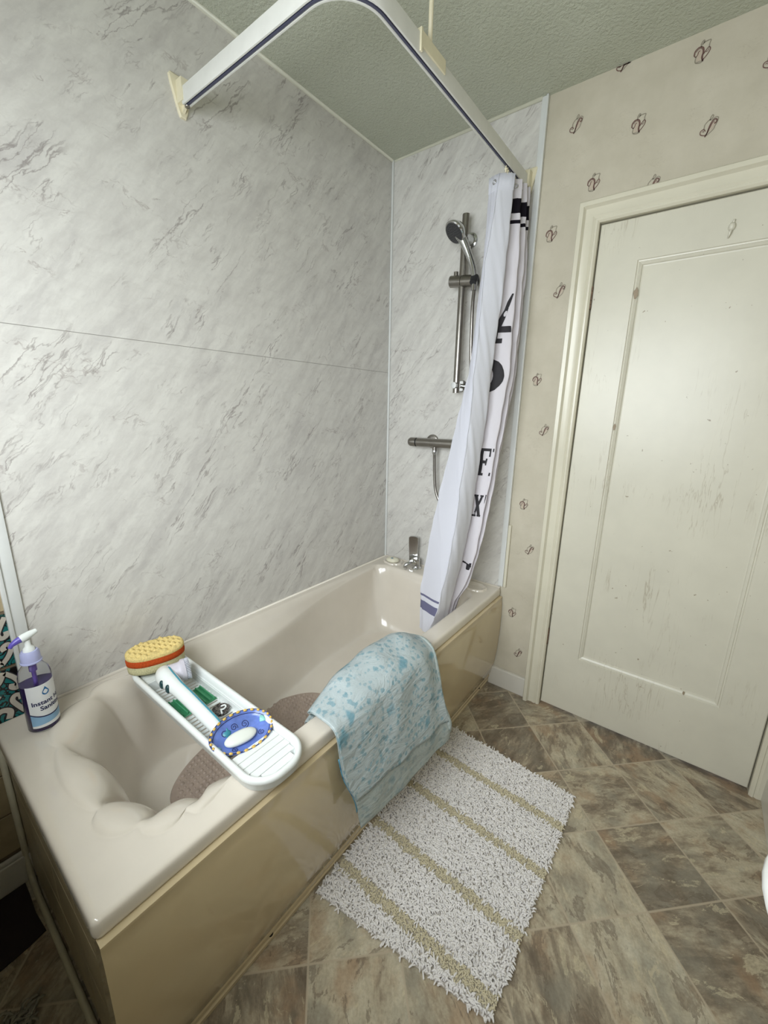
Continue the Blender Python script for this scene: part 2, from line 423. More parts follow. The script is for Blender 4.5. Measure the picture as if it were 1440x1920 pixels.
# end wall: marble behind the shower, wallpaper and the doorway
DX0, DX1, DZ1 = 0.926, 1.684, 1.988
bm = bmesh.new()
WT = 0.700
box(bm, -0.1, DX0, 0.0, 0.1, 0.0, H, mi=0); box(bm, DX1, XR+0.1, 0.0, 0.1, 0.0, H, mi=0); box(bm, DX0, DX1, 0.0, 0.1, DZ1, H, mi=0)
A_lines = [  # first motif, drawn in a 1 x 1.3 box
    ([(-.50, -.05), (-.46, .28), (-.20, .46), (.08, .34), (.16, .02), (.12, -.30), (.20, -.66)], .075, 1),
    ([(-.50, -.05), (-.36, -.16), (-.24, -.02), (-.22, .14), (-.10, .20)], .045, 1),
    ([(-.40, .20), (-.20, .36), (.02, .28), (.10, .02), (.06, -.32), (.14, -.60)], .03, 1),
    ([(.14, -.60), (.46, -.26), (.62, .06), (.50, .24), (.36, .12), (.18, -.14)], .05, 1),
    ([(.52, .12), (.40, -.06), (.30, .02)], .03, 1),
    ([(-.06, .44), (-.10, .66), (.02, .86), (.12, .80), (.06, .66), (-.02, .6)], .06, 2),
    ([(.04, .70), (.30, .74), (.56, .72), (.50, .46), (.52, .22)], .05, 2),
    ([(-.34, -.12), (-.38, -.42), (-.30, -.62), (.0, -.70), (.14, -.66)], .05, 2),
    ([(-.30, -.60), (.02, -.58), (.22, -.68)], .035, 2)]
B_lines = [
    ([(-.20, -.78), (-.06, -.50), (.02, -.10), (.14, .22), (.34, .40), (.50, .30), (.46, .12), (.34, .10)], .075, 1),
    ([(-.12, -.62), (.10, -.10), (.20, .14), (.36, .26)], .035, 1),
    ([(-.10, -.66), (-.34, -.62), (-.56, -.48), (-.56, -.24), (-.36, -.16), (-.22, -.34)], .05, 1),
    ([(-.48, -.34), (-.36, -.28), (-.34, -.40)], .03, 1),
    ([(-.34, -.16), (-.34, .14), (-.16, .38), (.02, .48)], .05, 2),
    ([(.0, .40), (.02, .62), (.12, .78), (.20, .66), (.12, .50), (.02, .42)], .055, 2),
    ([(.14, .34), (.36, .54), (.58, .44), (.54, .14), (.42, -.14), (.34, -.36), (-.08, -.70)], .045, 2)]
mk = lambda a, b, l: (a, -l, b)
motifs = [(.938, 2.450, 1), (1.151, 2.387, 0), (1.327, 2.309, 1), (.807, 2.321, 1), (1.005, 2.254, 0), (1.203, 2.187, 1), (.887, 2.12, 0), (1.073, 2.068, 1),
          (.757, 1.986, 0), (.812, 1.786, 1), (.760, 1.458, 0), (.812, 1.259, 1), (.758, .932, 0), (.806, .733, 1), (.756, .406, 0), (.805, .212, 1)]
for mx, mz, ty in motifs:
    sc = 0.0345 if mz > 1.7 else 0.031
    pg = [(-.30, -.5), (.1, -.6), (.12, .2), (-.1, .34), (-.34, .2)] if ty == 0 else [(-.02, -.5), (.3, -.3), (.46, .2), (.2, .2)]
    f = bm.faces.new([bm.verts.new((mx+a*sc, -0.0006, min(mz+b*sc, H-0.002))) for a, b in pg]); f.material_index = 5
    for pts, w, mi in (A_lines if ty == 0 else B_lines):
        q = [(mx+a*sc, min(mz+b*sc, H-0.002)) for a, b in pts]
        scroll(bm, q, w*sc*1.45, mk, 2+mi, 0.0012)
box(bm, -0.02, WT-0.012, -0.0035, 0.02, 0.0, H, mi=1)
struct('wall_far', bm, [M_paper, M_marF, M_dark, M_ink1, M_ink2, M_pink])
bm = bmesh.new(); box(bm, WT-0.022, WT+0.002, -0.010, 0.0, HB+0.012, H, 0.003); box(bm, WT-0.004, WT+0.004, -0.016, 0.0, HB+0.012, H, 0.002)
struct('trim_2', bm, M_trim, smooth=True, angle=40)
bm = bmesh.new(); box(bm, WT+0.004, WT+0.017, -0.011, 0.0, HB+0.010, 0.83, 0.002); struct('trim_3', bm, M_arch)
bm = bmesh.new(); box(bm, 0.0, 0.010, -0.0125, -0.003, HB, H, 0.003); struct('trim_4', bm, M_trim, smooth=True, angle=40)
bm = bmesh.new(); tube(bm, [(0.002, -1.60, H-0.002), (0.002, -0.002, H-0.002), (WT-0.02, -0.006, H-0.002)], 0.008, 8); struct('trim_5', bm, M_trimc, smooth=True)
bm = bmesh.new(); tube(bm, [(0.003, -1.60, HB+0.001), (0.004, -0.006, HB+0.001), (WT-0.01, -0.006, HB+0.001)], 0.0055, 8); struct('trim_6', bm, M_tub, smooth=True)
bm = bmesh.new(); box(bm, XR, XR+0.1, RY-0.1, 0.1, 0.0, H, mi=0); struct('wall_right', bm, M_paper)
bm = bmesh.new()
box(bm, -0.1, XR+0.1, RY-0.12, RY, 0.0, WZ0); box(bm, -0.1, XR+0.1, RY-0.12, RY, WZ1, H)
box(bm, -0.1, WX0, RY-0.12, RY, WZ0, WZ1); box(bm, WX1, XR+0.1, RY-0.12, RY, WZ0, WZ1)
struct('wall_near', bm, M_paper)
# window in the near wall (behind the photographer, source of the daylight)
wf = bmesh.new()
for a in ((WX0, WX1, WZ0, WZ0+0.05), (WX0, WX1, WZ1-0.05, WZ1), (WX0, WX0+0.05, WZ0, WZ1), (WX1-0.05, WX1, WZ0, WZ1), ((WX0+WX1)/2-0.025, (WX0+WX1)/2+0.025, WZ0, WZ1)):
    box(wf, a[0], a[1], RY-0.09, RY-0.03, a[2], a[3], 0.004)
win = struct('window_1', wf, M_trim)
bm = bmesh.new(); box(bm, WX0-0.04, WX1+0.04, RY-0.03, RY+0.09, WZ0-0.03, WZ0, 0.005); bm_obj('window_sill', bm, M_trim, win)
gm = NT('window_glass'); tb = gm.n('ShaderNodeBsdfTransparent'); gm.l(tb.outputs[0], gm.t.nodes['Material Output'].inputs[0])
bm = bmesh.new(); box(bm, WX0+0.05, WX1-0.05, RY-0.062, RY-0.058, WZ0+0.05, WZ1-0.05); bm_obj('pane', bm, gm.m, win)

# skirting boards
bm = bmesh.new(); box(bm, 0.675, 0.858, -0.018, 0.0, 0.0, 0.098, 0.004); struct('baseboard_far', bm, M_skirt)
bm = bmesh.new(); box(bm, XR-0.014, XR, RY, -0.02, 0.0, 0.10, 0.004); struct('baseboard_right', bm, M_skirt)

# architrave: moulded section swept up, over and down, mitred corners
def architrave():
    # section: (distance outward from the opening edge, projection from wall)
    sec = [(0.0, 0.0), (0.0, 0.018), (0.006, 0.024), (0.012, 0.0245), (0.014, 0.020), (0.022, 0.0245), (0.036, 0.0215), (0.048, 0.024), (0.052, 0.030), (0.055, 0.036), (0.068, 0.037), (0.0715, 0.033), (0.0715, 0.0)]
    vs = []; fs = []; n = len(sec)
    e = 0.004
    def path(d):
        return [(DX0+e-d, 0.0), (DX0+e-d, DZ1-e+d), (min(DX1-e+d, XR-0.0005), DZ1-e+d), (min(DX1-e+d, XR-0.0005), 0.0)]
    for j in range(4):
        for d, p in sec:
            x, z = path(d)[j]; vs.append((x, -p, z))
    for j in range(3):
        for k in range(n-1): fs.append((j*n+k, j*n+k+1, (j+1)*n+k+1, (j+1)*n+k))
    fs.append(tuple(range(n))); fs.append(tuple(range(3*n, 4*n)))
    o = py_obj('door_frame', vs, fs, M_arch, None, True, angle=35); return o
fr = architrave(); fr.name = 'trim_7'; fr['kind'] = 'structure'
bm = bmesh.new(); box(bm, DX0-0.0, DX0+0.004, -0.001, 0.1, 0, DZ1); box(bm, DX1-0.004, DX1, -0.001, 0.1, 0, DZ1); box(bm, DX0, DX1, -0.001, 0.1, DZ1-0.004, DZ1)
box(bm, DX0, DX0+0.02, 0.045, 0.1, 0, DZ1); box(bm, DX1-0.02, DX1, 0.045, 0.1, 0, DZ1); box(bm, DX0, DX1, 0.045, 0.1, DZ1-0.02, DZ1)
o = bm_obj('jamb', bm, M_arch, fr)

# door leaf: one tall recessed panel in a bevelled moulding
def door():
    x0, x1, z0, z1 = DX0+0.007, DX1-0.007, 0.012, DZ1-0.008
    px0, px1, pz0, pz1 = 1.065, 1.549, 0.288, 1.845
    y = -0.004
    loops = []
    def rc(d, yy): return [(px0+d, yy, pz0+d), (px1-d, yy, pz0+d), (px1-d, yy, pz1-d), (px0+d, yy, pz1-d)]
    out = [(x0, y, z0), (x1, y, z0), (x1, y, z1), (x0, y, z1)]
    loops = [[(x0, 0.036, z0), (x1, 0.036, z0), (x1, 0.036, z1), (x0, 0.036, z1)], [(a, y+0.003, b) for a, _, b in out],
             [(x0+0.003, y, z0+0.003), (x1-0.003, y, z0+0.003), (x1-0.003, y, z1-0.003), (x0+0.003, y, z1-0.003)],
             rc(-0.001, y), rc(0.001, y+0.0035), rc(0.005, y+0.0045), rc(0.007, y+0.002), rc(0.014, y+0.0065), rc(0.0165, y+0.0105), rc(0.02, y+0.0115)]
    vs, fs = rings_mesh(loops, True, True)
    return py_obj('door_1', vs, fs, M_door, None, False)
dr = door(); dr['kind'] = 'structure'
M_hinge = plain('rusty_painted_hinge', rgb(120, 98, 78), 0.5, 0.3, 120)
for hz in (1.742, 0.352):
    bm = bmesh.new()
    for k in range(5): tube(bm, [(DX0+0.003, -0.009, hz-0.038+k*0.0155), (DX0+0.003, -0.009, hz-0.038+k*0.0155+0.0142)], 0.0052, 12)
    box(bm, DX0+0.003, DX0+0.0065, -0.0085, 0.02, hz-0.038, hz+0.038)
    h = bm_obj('hinge', bm, M_hinge, dr); h['label'] = 'small painted steel butt hinge'
# painted-over stub of a coat hook near the top of the door
bm = bmesh.new(); lathe(bm, [(0.0, 0.010), (0.006, 0.009), (0.009, 0.004), (0.010, -0.004)], (1.308, -0.006, 1.893), (0.1, -1, 0), 12, sx=1.0, sy=1.35)
tube(bm, [(1.308, -0.008, 1.888), (1.306, -0.013, 1.876), (1.303, -0.008, 1.862)], [0.004, 0.004, 0.002], 8)
tube(bm, [(1.309, -0.006, 1.90), (1.311, -0.010, 1.912)], [0.004, 0.003], 8)
bm_obj('hook_stub', bm, M_door, dr, True)
bm = bmesh.new(); random.seed(3)
for (x, z, w) in ((1.0745, 1.74, 0.009), (1.07, 1.28, 0.006), (1.44, 0.30, 0.004)):
    f = bm.faces.new([bm.verts.new((x+math.cos(a)*w*random.uniform(.5, 1), -0.0045, z+math.sin(a)*w*2.4*random.uniform(.6, 1))) for a in [k*PI/6 for k in range(12)]])
chip = bm_obj('chipped_paint', bm, plain('old_paint_chip', rgb(150, 134, 112), 0.6), dr)

# ---------------------------------------------------------------- bathtub
tub = thing('bathtub', 'champagne-coloured fitted bathtub with scalloped shell end along the marble wall', 'bathtub', (0.35, -0.84, 0.0))
LN = 1.688; WB = 0.694
def make_tub():
    NS, NA = 30, 26
    T = rrect(0.036, 0.626, -1.620, -0.118, [0.085, 0.085, 0.210, 0.150], NS, NA)
    B = rrect(0.105, 0.520, -1.455, -0.215, [0.13, 0.13, 0.17, 0.17], NS, NA)
    n = len(T); nor = []
    for i in range(n):
        a, b = Vector(T[i-1]), Vector(T[(i+1) % n]); t = (b-a).normalized(); nor.append(Vector((t.y, -t.x)))
    cusp = [(0.036, -1.28), (0.040, -1.355), (0.062, -1.488), (0.205, -1.612), (0.478, -1.612), (0.582, -1.575), (0.624, -1.497), (0.626, -1.395), (0.626, -1.29)]
    ci = [min(range(n), key=lambda k: (T[k][0]-c[0])**2+(T[k][1]-c[1])**2) for c in cusp]
    lobe = [0.0]*n; inl = [0.0]*n
    for a, b in zip(ci, ci[1:]):
        m = b-a
        for k in range(a, b+1):
            u = (k-a)/m; lobe[k] = math.sin(PI*u)**0.6; inl[k] = 1.0
    for k in range(n):
        if inl[k] == 0: lobe[k] = 0.6
    endf = lambda k: sm((-T[k][1]-1.24)/0.12)
    rings = []
    def oring(d, z): return [(x, y, z) for x, y in rrect(0.0+d, WB-d, -LN+d, -0.001-d, max(0.004, 0.014-d), NS, NA)]
    for d, z in ((0.012, 0.478), (0.002, 0.477), (0.0, 0.481), (0.0, 0.505), (0.002, 0.5125), (0.007, 0.5158), (0.014, HB)): rings.append(oring(d, z))
    # (fraction inward along the sides, along the shell end, z of sides, z of shell end)
    prof = [(-0.10, -0.12, .5162, .5160), (-0.03, -0.045, .5160, .5160), (0.0, -0.005, .5145, .5138), (0.05, 0.025, .5085, .5165), (0.10, 0.075, .4985, .5182), (0.14, 0.15, .484, .5135), (0.18, 0.23, .467, .503),
            (0.22, 0.31, .447, .487), (0.27, 0.385, .422, .465), (0.33, 0.45, .392, .437), (0.40, 0.515, .360, .404), (0.47, 0.58, .326, .364), (0.55, 0.645, .292, .322), (0.63, 0.71, .260, .282), (0.72, 0.78, .232, .245), (0.83, 0.86, .209, .214), (0.92, 0.93, .198, .199), (1.0, 1.0, .194, .194)]
    NP = len(prof)
    for ip, (ws, we, zs, ze) in enumerate(prof):
        r = []
        for k in range(n):
            tx, ty = T[k]; bx, by = B[k]; e = endf(k); L = lobe[k]
            w = ws+(we-ws)*e; z = zs+(ze-zs)*e
            x = tx+(bx-tx)*w; y = ty+(by-ty)*w
            fade = 1-sm((w-0.12)/0.48)
            AM = 1.0 + 0.25*sm((nor[k].x-0.3)/0.5)
            d0 = AM*e*0.027*(L-0.45)
            if ip == 0: x = max(0.0165, tx+nor[k].x*0.028); y = ty+nor[k].y*0.028; d = 0.0
            elif ip == 1: x = tx; y = ty; d = d0+0.0055
            elif ip == 2: x = tx; y = ty; d = d0
            else: d = d0*(1-sm((w-0.04)/0.26)) - AM*e*0.032*(L-0.45)*sm((w-0.10)/0.26)*(1-sm((w-0.5)/0.28))
            x += nor[k].x*d; y += nor[k].y*d
            if nor[k].x < -0.3: x = max(0.018+0.002*ip, x)
            z += e*(0.006*L*math.exp(-((w-0.20)/0.14)**2) - 0.010*AM*(1-L)*math.exp(-((w-0.18)/0.13)**2)) if ip > 1 else 0
            # arm ledge moulded along the wall side: a flank that widens to the shell end, then drops sharply
            wl = sm((-nor[k].x-0.55)/0.3)*(1-e)
            if wl > 0 and ip >= 3:
                q = sm((-ty-0.22)/0.60); A = 0.012+0.085*sm((-ty-0.45)/0.75)*q; h = 0.010+0.058*q
                m1 = 8
                if ip <= m1:
                    f = (ip-2)/(m1-2); xe = 0.046+A*f**1.15; ze_ = 0.513-h*f**0.9
                else:
                    f = (ip-m1)/(NP-1-m1); xb = bx+A*0.9; ze_ = (0.513-h)+(0.194-(0.513-h))*min(1.0, 1.22*f-0.22*f*f*1.0) if f < 1 else 0.194
                    xe = 0.046+A+(xb-(0.046+A))*f**1.6
                    ze_ = 0.194+((0.513-h)-0.194)*(1-f)**1.35
                x += (xe-x)*wl; z += (ze_-z)*wl
            r.append((x, y, z))
        rings.append(r)
    c = (0.32, -0.83); last = rings[-1]
    for f, z in ((0.93, 0.1925), (0.7, 0.1905), (0.4, 0.1895), (0.15, 0.189)): rings.append([(c[0]+(p[0]-c[0])*f, c[1]+(p[1]-c[1])*f, z) for p in last])
    vs, fs = rings_mesh(rings, False, True)
    o = py_obj('tub_shell', vs, fs, M_tub, tub, True)
    md = o.modifiers.new('sub', 'SUBSURF'); md.levels = 1; md.render_levels = 1
    return o
make_tub()
# scalloped soap recesses moulded in the two far corners of the deck
def recess(cx, cy, rot):
    bm = bmesh.new(); n = 60; rings = []
    for r, z, lob in ((0.054, -0.001, .10), (0.051, 0.004, .10), (0.0475, 0.0065, .10), (0.043, 0.005, .10), (0.038, 0.0012, .08), (0.028, 0.0002, .04), (0.012, 0.0, 0.0)):
        ring = []
        for k in range(n):
            a = 2*PI*k/n; q = abs(math.sin(a*3))**0.6
            rr = r*(1+lob*(q-0.5))
            ring.append(bm.verts.new((cx+rr*math.cos(a+rot)*1.05, cy+rr*math.sin(a+rot)*0.86, HB+0.0003+z*1.4)))
        rings.append(ring)
    for a, b in zip(rings, rings[1:]):
        for k in range(n): bm.faces.new((a[k], a[(k+1) % n], b[(k+1) % n], b[k]))
    bm.faces.new(rings[-1])
    return bm_obj('soap_recess', bm, M_tub, tub, True)
recess(0.098, -0.058, 0.2); recess(0.596, -0.078, -0.2)
# moulded front panel, bowed a little, with a stepped foot
def front_panel():
    sec = [(0.668, 0.002), (0.6745, 0.002), (0.6765, 0.016), (0.6730, 0.020), (0.6730, 0.030), (0.6790, 0.034), (0.6800, 0.044), (0.6765, 0.050), (0.6850, 0.062), (0.695, 0.12), (0.703, 0.20), (0.7075, 0.29), (0.7085, 0.38), (0.706, 0.44), (0.703, 0.462), (0.7045, 0.467), (0.7040, 0.4735), (0.699, 0.476), (0.668, 0.476)]
    ny = 40; vs = []; fs = []; n = len(sec)
    for j in range(ny+1):
        y = -LN+0.004 + (LN-0.010)*j/ny
        for x, z in sec: vs.append((x, y, z))
    for j in range(ny):
        for k in range(n-1): fs.append((j*n+k, j*n+k+1, (j+1)*n+k+1, (j+1)*n+k))
    fs.append(tuple(range(n))); fs.append(tuple(range(ny*n, ny*n+n)))
    o = py_obj('front_panel', vs, fs, M_panel, tub, True, angle=35); o['label'] = 'yellowed cream bowed side panel'
    for yy in (-0.12, -0.47, -1.35):
        bm = bmesh.new(); lathe(bm, [(0.0, 0.003), (0.004, 0.003), (0.006, 0.001), (0.006, -0.004)], (0.6745, yy, 0.026), (1, 0, 0), 14)
        bm_obj('panel_screw', bm, M_dark, o, True)
front_panel()
bm = bmesh.new(); M_endtile = plain('beige_end_tile', rgb(176, 162, 132), 0.35, 0.12, 8)
xs = [0.004, 0.17, 0.335, 0.50, 0.664]; zs = [0.03, 0.19, 0.335, 0.474]
for a, b in zip(xs, xs[1:]):
    for c, d in zip(zs, zs[1:]): box(bm, a+0.001, b-0.001, -1.676, -1.655, c+0.001, d-0.001, 0.001, 1)
box(bm, 0.004, 0.664, -1.672, -1.655, 0.0, 0.474, mi=1)
ep = bm_obj('end_panel', bm, [M_endtile, M_grout], tub); ep['label'] = 'beige tiled end panel'
bm = bmesh.new(); tube(bm, [(0.008, -1.684, 0.46), (0.008, -1.684, 0.10)] + bez([(0.008, -1.684, 0.07), (0.03, -1.685, 0.012), (0.12, -1.686, 0.0075), (0.60, -1.686, 0.0075)], 6), 0.0075, 10)
bm_obj('sealing_bead', bm, plain('pale_sealing_bead', rgb(198, 192, 168), 0.45), tub, True)
# overflow on the end wall and waste
bm = bmesh.new(); lathe(bm, [(0.0, 0.004), (0.02, 0.004), (0.026, 0.001), (0.026, -0.004)], (0.32, -0.40, 0.1905), (0, 0, 1), 24); bm_obj('waste', bm, M_chrome, tub, True)

# ---------------------------------------------------------------- bath tap with flat lever
tp = thing('bath_tap', 'chrome bath mixer tap with tall flat lever plate on the far bath deck', 'tap', (0.235, -0.055, HB))
bm = bmesh.new(); lathe(bm, [(0.0, 0.0), (0.024, 0.0), (0.026, 0.004), (0.022, 0.008), (0.0185, 0.014), (0.018, 0.04), (0.0195, 0.046), (0.016, 0.056), (0.0, 0.059)], (0.246, -0.055, HB+0.0008), (0, 0, 1), 28)
bm_obj('tap_body', bm, M_chrome, tp, True, angle=40)
bm = bmesh.new(); tube(bm, bez([(0.244, -0.065, HB+0.03), (0.228, -0.088, HB+0.034), (0.214, -0.104, HB+0.026), (0.211, -0.108, HB+0.016)], 5), [0.011]*10+[0.0105]*6, 16)
lathe(bm, [(0.0, -0.011), (0.007, -0.009), (0.0115, 0.0), (0.009, 0.008), (0.0, 0.011)], (0.211, -0.108, HB+0.014), (0, 0, 1), 16)
bm_obj('spout', bm, M_chrome, tp, True, angle=50)
def lever():
    # upright tapering plate with rounded head, slightly dished
    pts = []; n = 10
    for k in range(n+1):
        a = PI*k/n; pts.append((0.0255*math.cos(a), 0.150+0.010*math.sin(a)))
    pts = [(0.021, 0.002)] + [(0.023, 0.05), (0.0255, 0.11)] + pts + [(-0.0255, 0.11), (-0.023, 0.05), (-0.021, 0.002)]
    vs = []; c = Vector((0.216, -0.040, HB+0.012)); R = Euler((math.radians(4), 0, math.radians(22))).to_matrix()
    for y in (-0.004, -0.0015, 0.0045):
        s = 0.93 if y == -0.004 else 1.0
        for a, b in pts: vs.append(c + R @ Vector((a*s, y, b*(1 if s == 1 else 0.992))))
    m = len(pts); fs = []
    for j in range(2):
        for k in range(m): fs.append((j*m+k, j*m+(k+1) % m, (j+1)*m+(k+1) % m, (j+1)*m+k))
    fs.append(tuple(range(m))); fs.append(tuple(range(2*m, 3*m)))
    return py_obj('lever', vs, fs, M_chrome, tp, True, angle=30)
lever()

# soap in the recess
sp = thing('soap_bar', 'cream oval soap bar with small blue emblem in the far corner recess', 'soap', (0.100, -0.066, HB))
bm = bmesh.new(); lathe(bm, [(0.0, 0.0), (0.026, 0.001), (0.036, 0.008), (0.037, 0.014), (0.033, 0.021), (0.020, 0.026), (0.0, 0.0275)], (0.100, -0.068, HB+0.002), (0, 0, 1), 36, sx=1.0, sy=0.74, ux=(1, 0.25, 0))
so = bm_obj('soap_body', bm, plain('cream_soap', rgb(226, 222, 200), 0.4, 0.01), sp, True)
bm = bmesh.new()
for k, (a, b) in enumerate(((0, 0.009), (50, .007), (-50, .007), (90, .005), (-90, .005))):
    t = math.radians(a); p0 = Vector((0.103, -0.078, HB+0.0290)); p1 = p0 + Vector((math.sin(t)*b*1.4, -0.002, math.cos(t)*0.0+0.0)) + Vector((0, math.cos(t)*b, -0.0004))
    tube(bm, [p0, p1], 0.0012, 6)
tube(bm, [(0.103, -0.084, HB+0.0284), (0.103, -0.069, HB+0.0290)], 0.0014, 6)
bm_obj('emblem', bm, plain('blue_emblem', rgb(52, 118, 150), 0.5), so, True)

# ---------------------------------------------------------------- shower: riser kit, handset, valve
rk = thing('shower_rail', 'brushed steel shower riser rail with handset holder on end wall', 'shower rail', (0.425, 0.0, 1.40))
RX, RYY = 0.424, -0.060
bm = bmesh.new(); tube(bm, [(RX, RYY, 1.408), (RX, RYY, 2.112)], 0.0148, 20); bm_obj('riser_pole', bm, M_steel, rk, True, angle=40)
bm = bmesh.new(); lathe(bm, [(0.0, 0.006), (0.022, 0.006), (0.026, 0.002), (0.026, -0.004)], (RX, -0.0065, 1.44), (0, -1, 0), 24); tube(bm, [(RX, -0.006, 1.44), (RX, RYY-0.012, 1.44)], 0.010, 16)
lathe(bm, [(0.0, 0.0), (0.0135, -0.001), (0.0135, -0.016), (0.010, -0.02)], (RX, RYY-0.0285, 1.44), (0, -1, 0), 20)
bm_obj('lower_bracket', bm, M_chrome, rk, True, angle=40)
bm = bmesh.new(); lathe(bm, [(0.0, 0.006), (0.026, 0.006), (0.031, 0.002), (0.031, -0.004)], (RX, -0.0065, 2.03), (0, -1, 0), 24); tube(bm, [(RX, -0.006, 2.03), (RX, RYY-0.006, 2.03)], [0.022, 0.015], 20)
bm_obj('upper_bracket', bm, M_chrome, rk, True, angle=40)
bm = bmesh.new(); tube(bm, [(0.372, RYY-0.004, 1.868), (0.424, RYY-0.004, 1.862)], 0.0235, 24); tube(bm, [(0.4265, RYY-0.004, 1.862), (0.480, RYY-0.004, 1.856)], 0.0235, 24)
tube(bm, [(0.395, RYY-0.006, 1.885), (0.395, RYY-0.006, 1.902)], 0.0095, 14)
sl = bm_obj('slider', bm, M_steel, rk, True, angle=35)
bm = bmesh.new(); tube(bm, [(0.480, RYY-0.006, 1.856), (0.490, RYY-0.008, 1.855)], 0.024, 24); tube(bm, [(0.488, RYY-0.030, 1.842), (0.488, RYY-0.008, 1.87)], 0.014, 16)
bm_obj('cradle', bm, M_blackrub, rk, True, angle=40)

hs = thing('shower_handset', 'round chrome shower handset with dark nozzle face clipped on the riser rail', 'shower head', (0.45, -0.09, 1.86))
hd = Vector((-0.30, -0.62, -0.66)).normalized()
hc = Vector((0.412, -0.122, 2.032))
bm = bmesh.new(); lathe(bm, [(0.0, -0.036), (0.016, -0.036), (0.030, -0.026), (0.042, -0.010), (0.047, 0.0), (0.047, 0.006), (0.043, 0.009), (0.040, 0.0085)], hc, hd, 36)
bm_obj('head_shell', bm, M_chrome, hs, True, angle=40)
bm = bmesh.new(); lathe(bm, [(0.0415, 0.006), (0.041, 0.0095), (0.035, 0.0105), (0.0, 0.0115)], hc, hd, 36)
u, v = frame_axes(hd)
for rr, cn in ((0.009, 6), (0.018, 12), (0.027, 18), (0.035, 24)):
    for k in range(cn):
        a = 2*PI*k/cn; lathe(bm, [(0.0014, 0.0), (0.0012, 0.0024), (0.0, 0.0026)], hc + hd*0.0105 + (u*math.cos(a)+v*math.sin(a))*rr, hd, 6)
bm_obj('nozzle_face', bm, plain('dark_nozzles', rgb(58, 58, 60), 0.4), hs, True, angle=40)
bm = bmesh.new(); hp = bez([(0.418, -0.108, 2.028), (0.437, -0.095, 2.000), (0.462, -0.082, 1.945), (0.480, -0.075, 1.895), (0.487, -0.074, 1.845), (0.488, -0.074, 1.815)], 6)
tube(bm, hp, [0.0195 - 0.007*sm(i/16) for i in range(len(hp))], 18)
bm_obj('handle', bm, M_chrome, hs, True, angle=50)
# flexible hose from the handset down and round to the valve
def ribbed(bm, pts, r, step=0.0035, n=10):
    P = bez(pts, 10); L = [0]
    for a, b in zip(P, P[1:]): L.append(L[-1]+(b-a).length)
    m = int(L[-1]/step)*2; out = []; rr = []; j = 0
    for i in range(m+1):
        s = L[-1]*i/m
        while j < len(L)-2 and L[j+1] < s: j += 1
        t = (s-L[j])/max(1e-9, L[j+1]-L[j]); out.append(P[j].lerp(P[j+1], t)); rr.append(r if i % 2 else r*0.88)
    tube(bm, out, rr, n)
ho = thing('shower_hose', 'flexible steel shower hose looping below the mixer bar', 'hose', (0.33, -0.05, 1.13))
bm = bmesh.new(); ribbed(bm, [(0.488, -0.074, 1.815), (0.488, -0.078, 1.74), (0.492, -0.07, 1.55), (0.510, -0.06, 1.30), (0.515, -0.055, 1.05), (0.49, -0.053, 0.90), (0.43, -0.052, 0.845), (0.375, -0.052, 0.88), (0.340, -0.052, 0.945), (0.328, -0.052, 1.03), (0.325, -0.054, 1.10), (0.325, -0.056, 1.125)], 0.0078)
bm_obj('hose_tube', bm, M_steel, ho, True)
bm = bmesh.new(); lathe(bm, [(0.0, 0.0), (0.010, 0.0), (0.012, 0.006), (0.012, 0.018), (0.009, 0.024), (0.0, 0.024)], (0.325, -0.056, 1.124), (0, 0, 1), 18); bm_obj('hose_nut', bm, M_chrome, ho, True, angle=40)

va = thing('shower_valve', 'brushed steel thermostatic shower mixer bar on end wall, half behind the curtain', 'shower valve', (0.33, 0.0, 1.178))
bm = bmesh.new(); tube(bm, [(0.226, -0.056, 1.176), (0.540, -0.056, 1.180)], 0.0215, 28); lathe(bm, [(0.0, 0.0), (0.011, 0.0), (0.011, 0.016), (0.0, 0.016)], (0.325, -0.056, 1.143), (0, 0, 1), 18)
bm_obj('mixer_body', bm, M_steel, va, True, angle=40)
bm = bmesh.new(); lathe(bm, [(0.0215, 0.0), (0.0222, 0.003), (0.0222, 0.030), (0.0215, 0.034), (0.017, 0.041), (0.0, 0.043)], (0.219, -0.056, 1.176), (-1, 0, 0), 28); bm_obj('control_knob', bm, M_steel, va, True, angle=30)
bm = bmesh.new(); lathe(bm, [(0.019, 0.0), (0.019, 0.008)], (0.218, -0.056, 1.176), (1, 0, 0), 28); bm_obj('collar', bm, M_blackrub, va, True)
bm = bmesh.new(); lathe(bm, [(0.0215, 0.0), (0.0222, 0.003), (0.0222, 0.03), (0.017, 0.041), (0.0, 0.043)], (0.541, -0.056, 1.180), (1, 0, 0), 28); bm_obj('control_knob', bm, M_steel, va, True, angle=30)
for ex in (0.281, 0.486):
    bm = bmesh.new(); lathe(bm, [(0.0, 0.010), (0.020, 0.010), (0.031, 0.006), (0.034, 0.0), (0.034, -0.004)], (ex, -0.0075, 1.181), (0, -1, 0), 30); tube(bm, [(ex, -0.008, 1.181), (ex, -0.045, 1.179)], 0.014, 18)
    bm_obj('wall_escutcheon', bm, M_steel, va, True, angle=40)

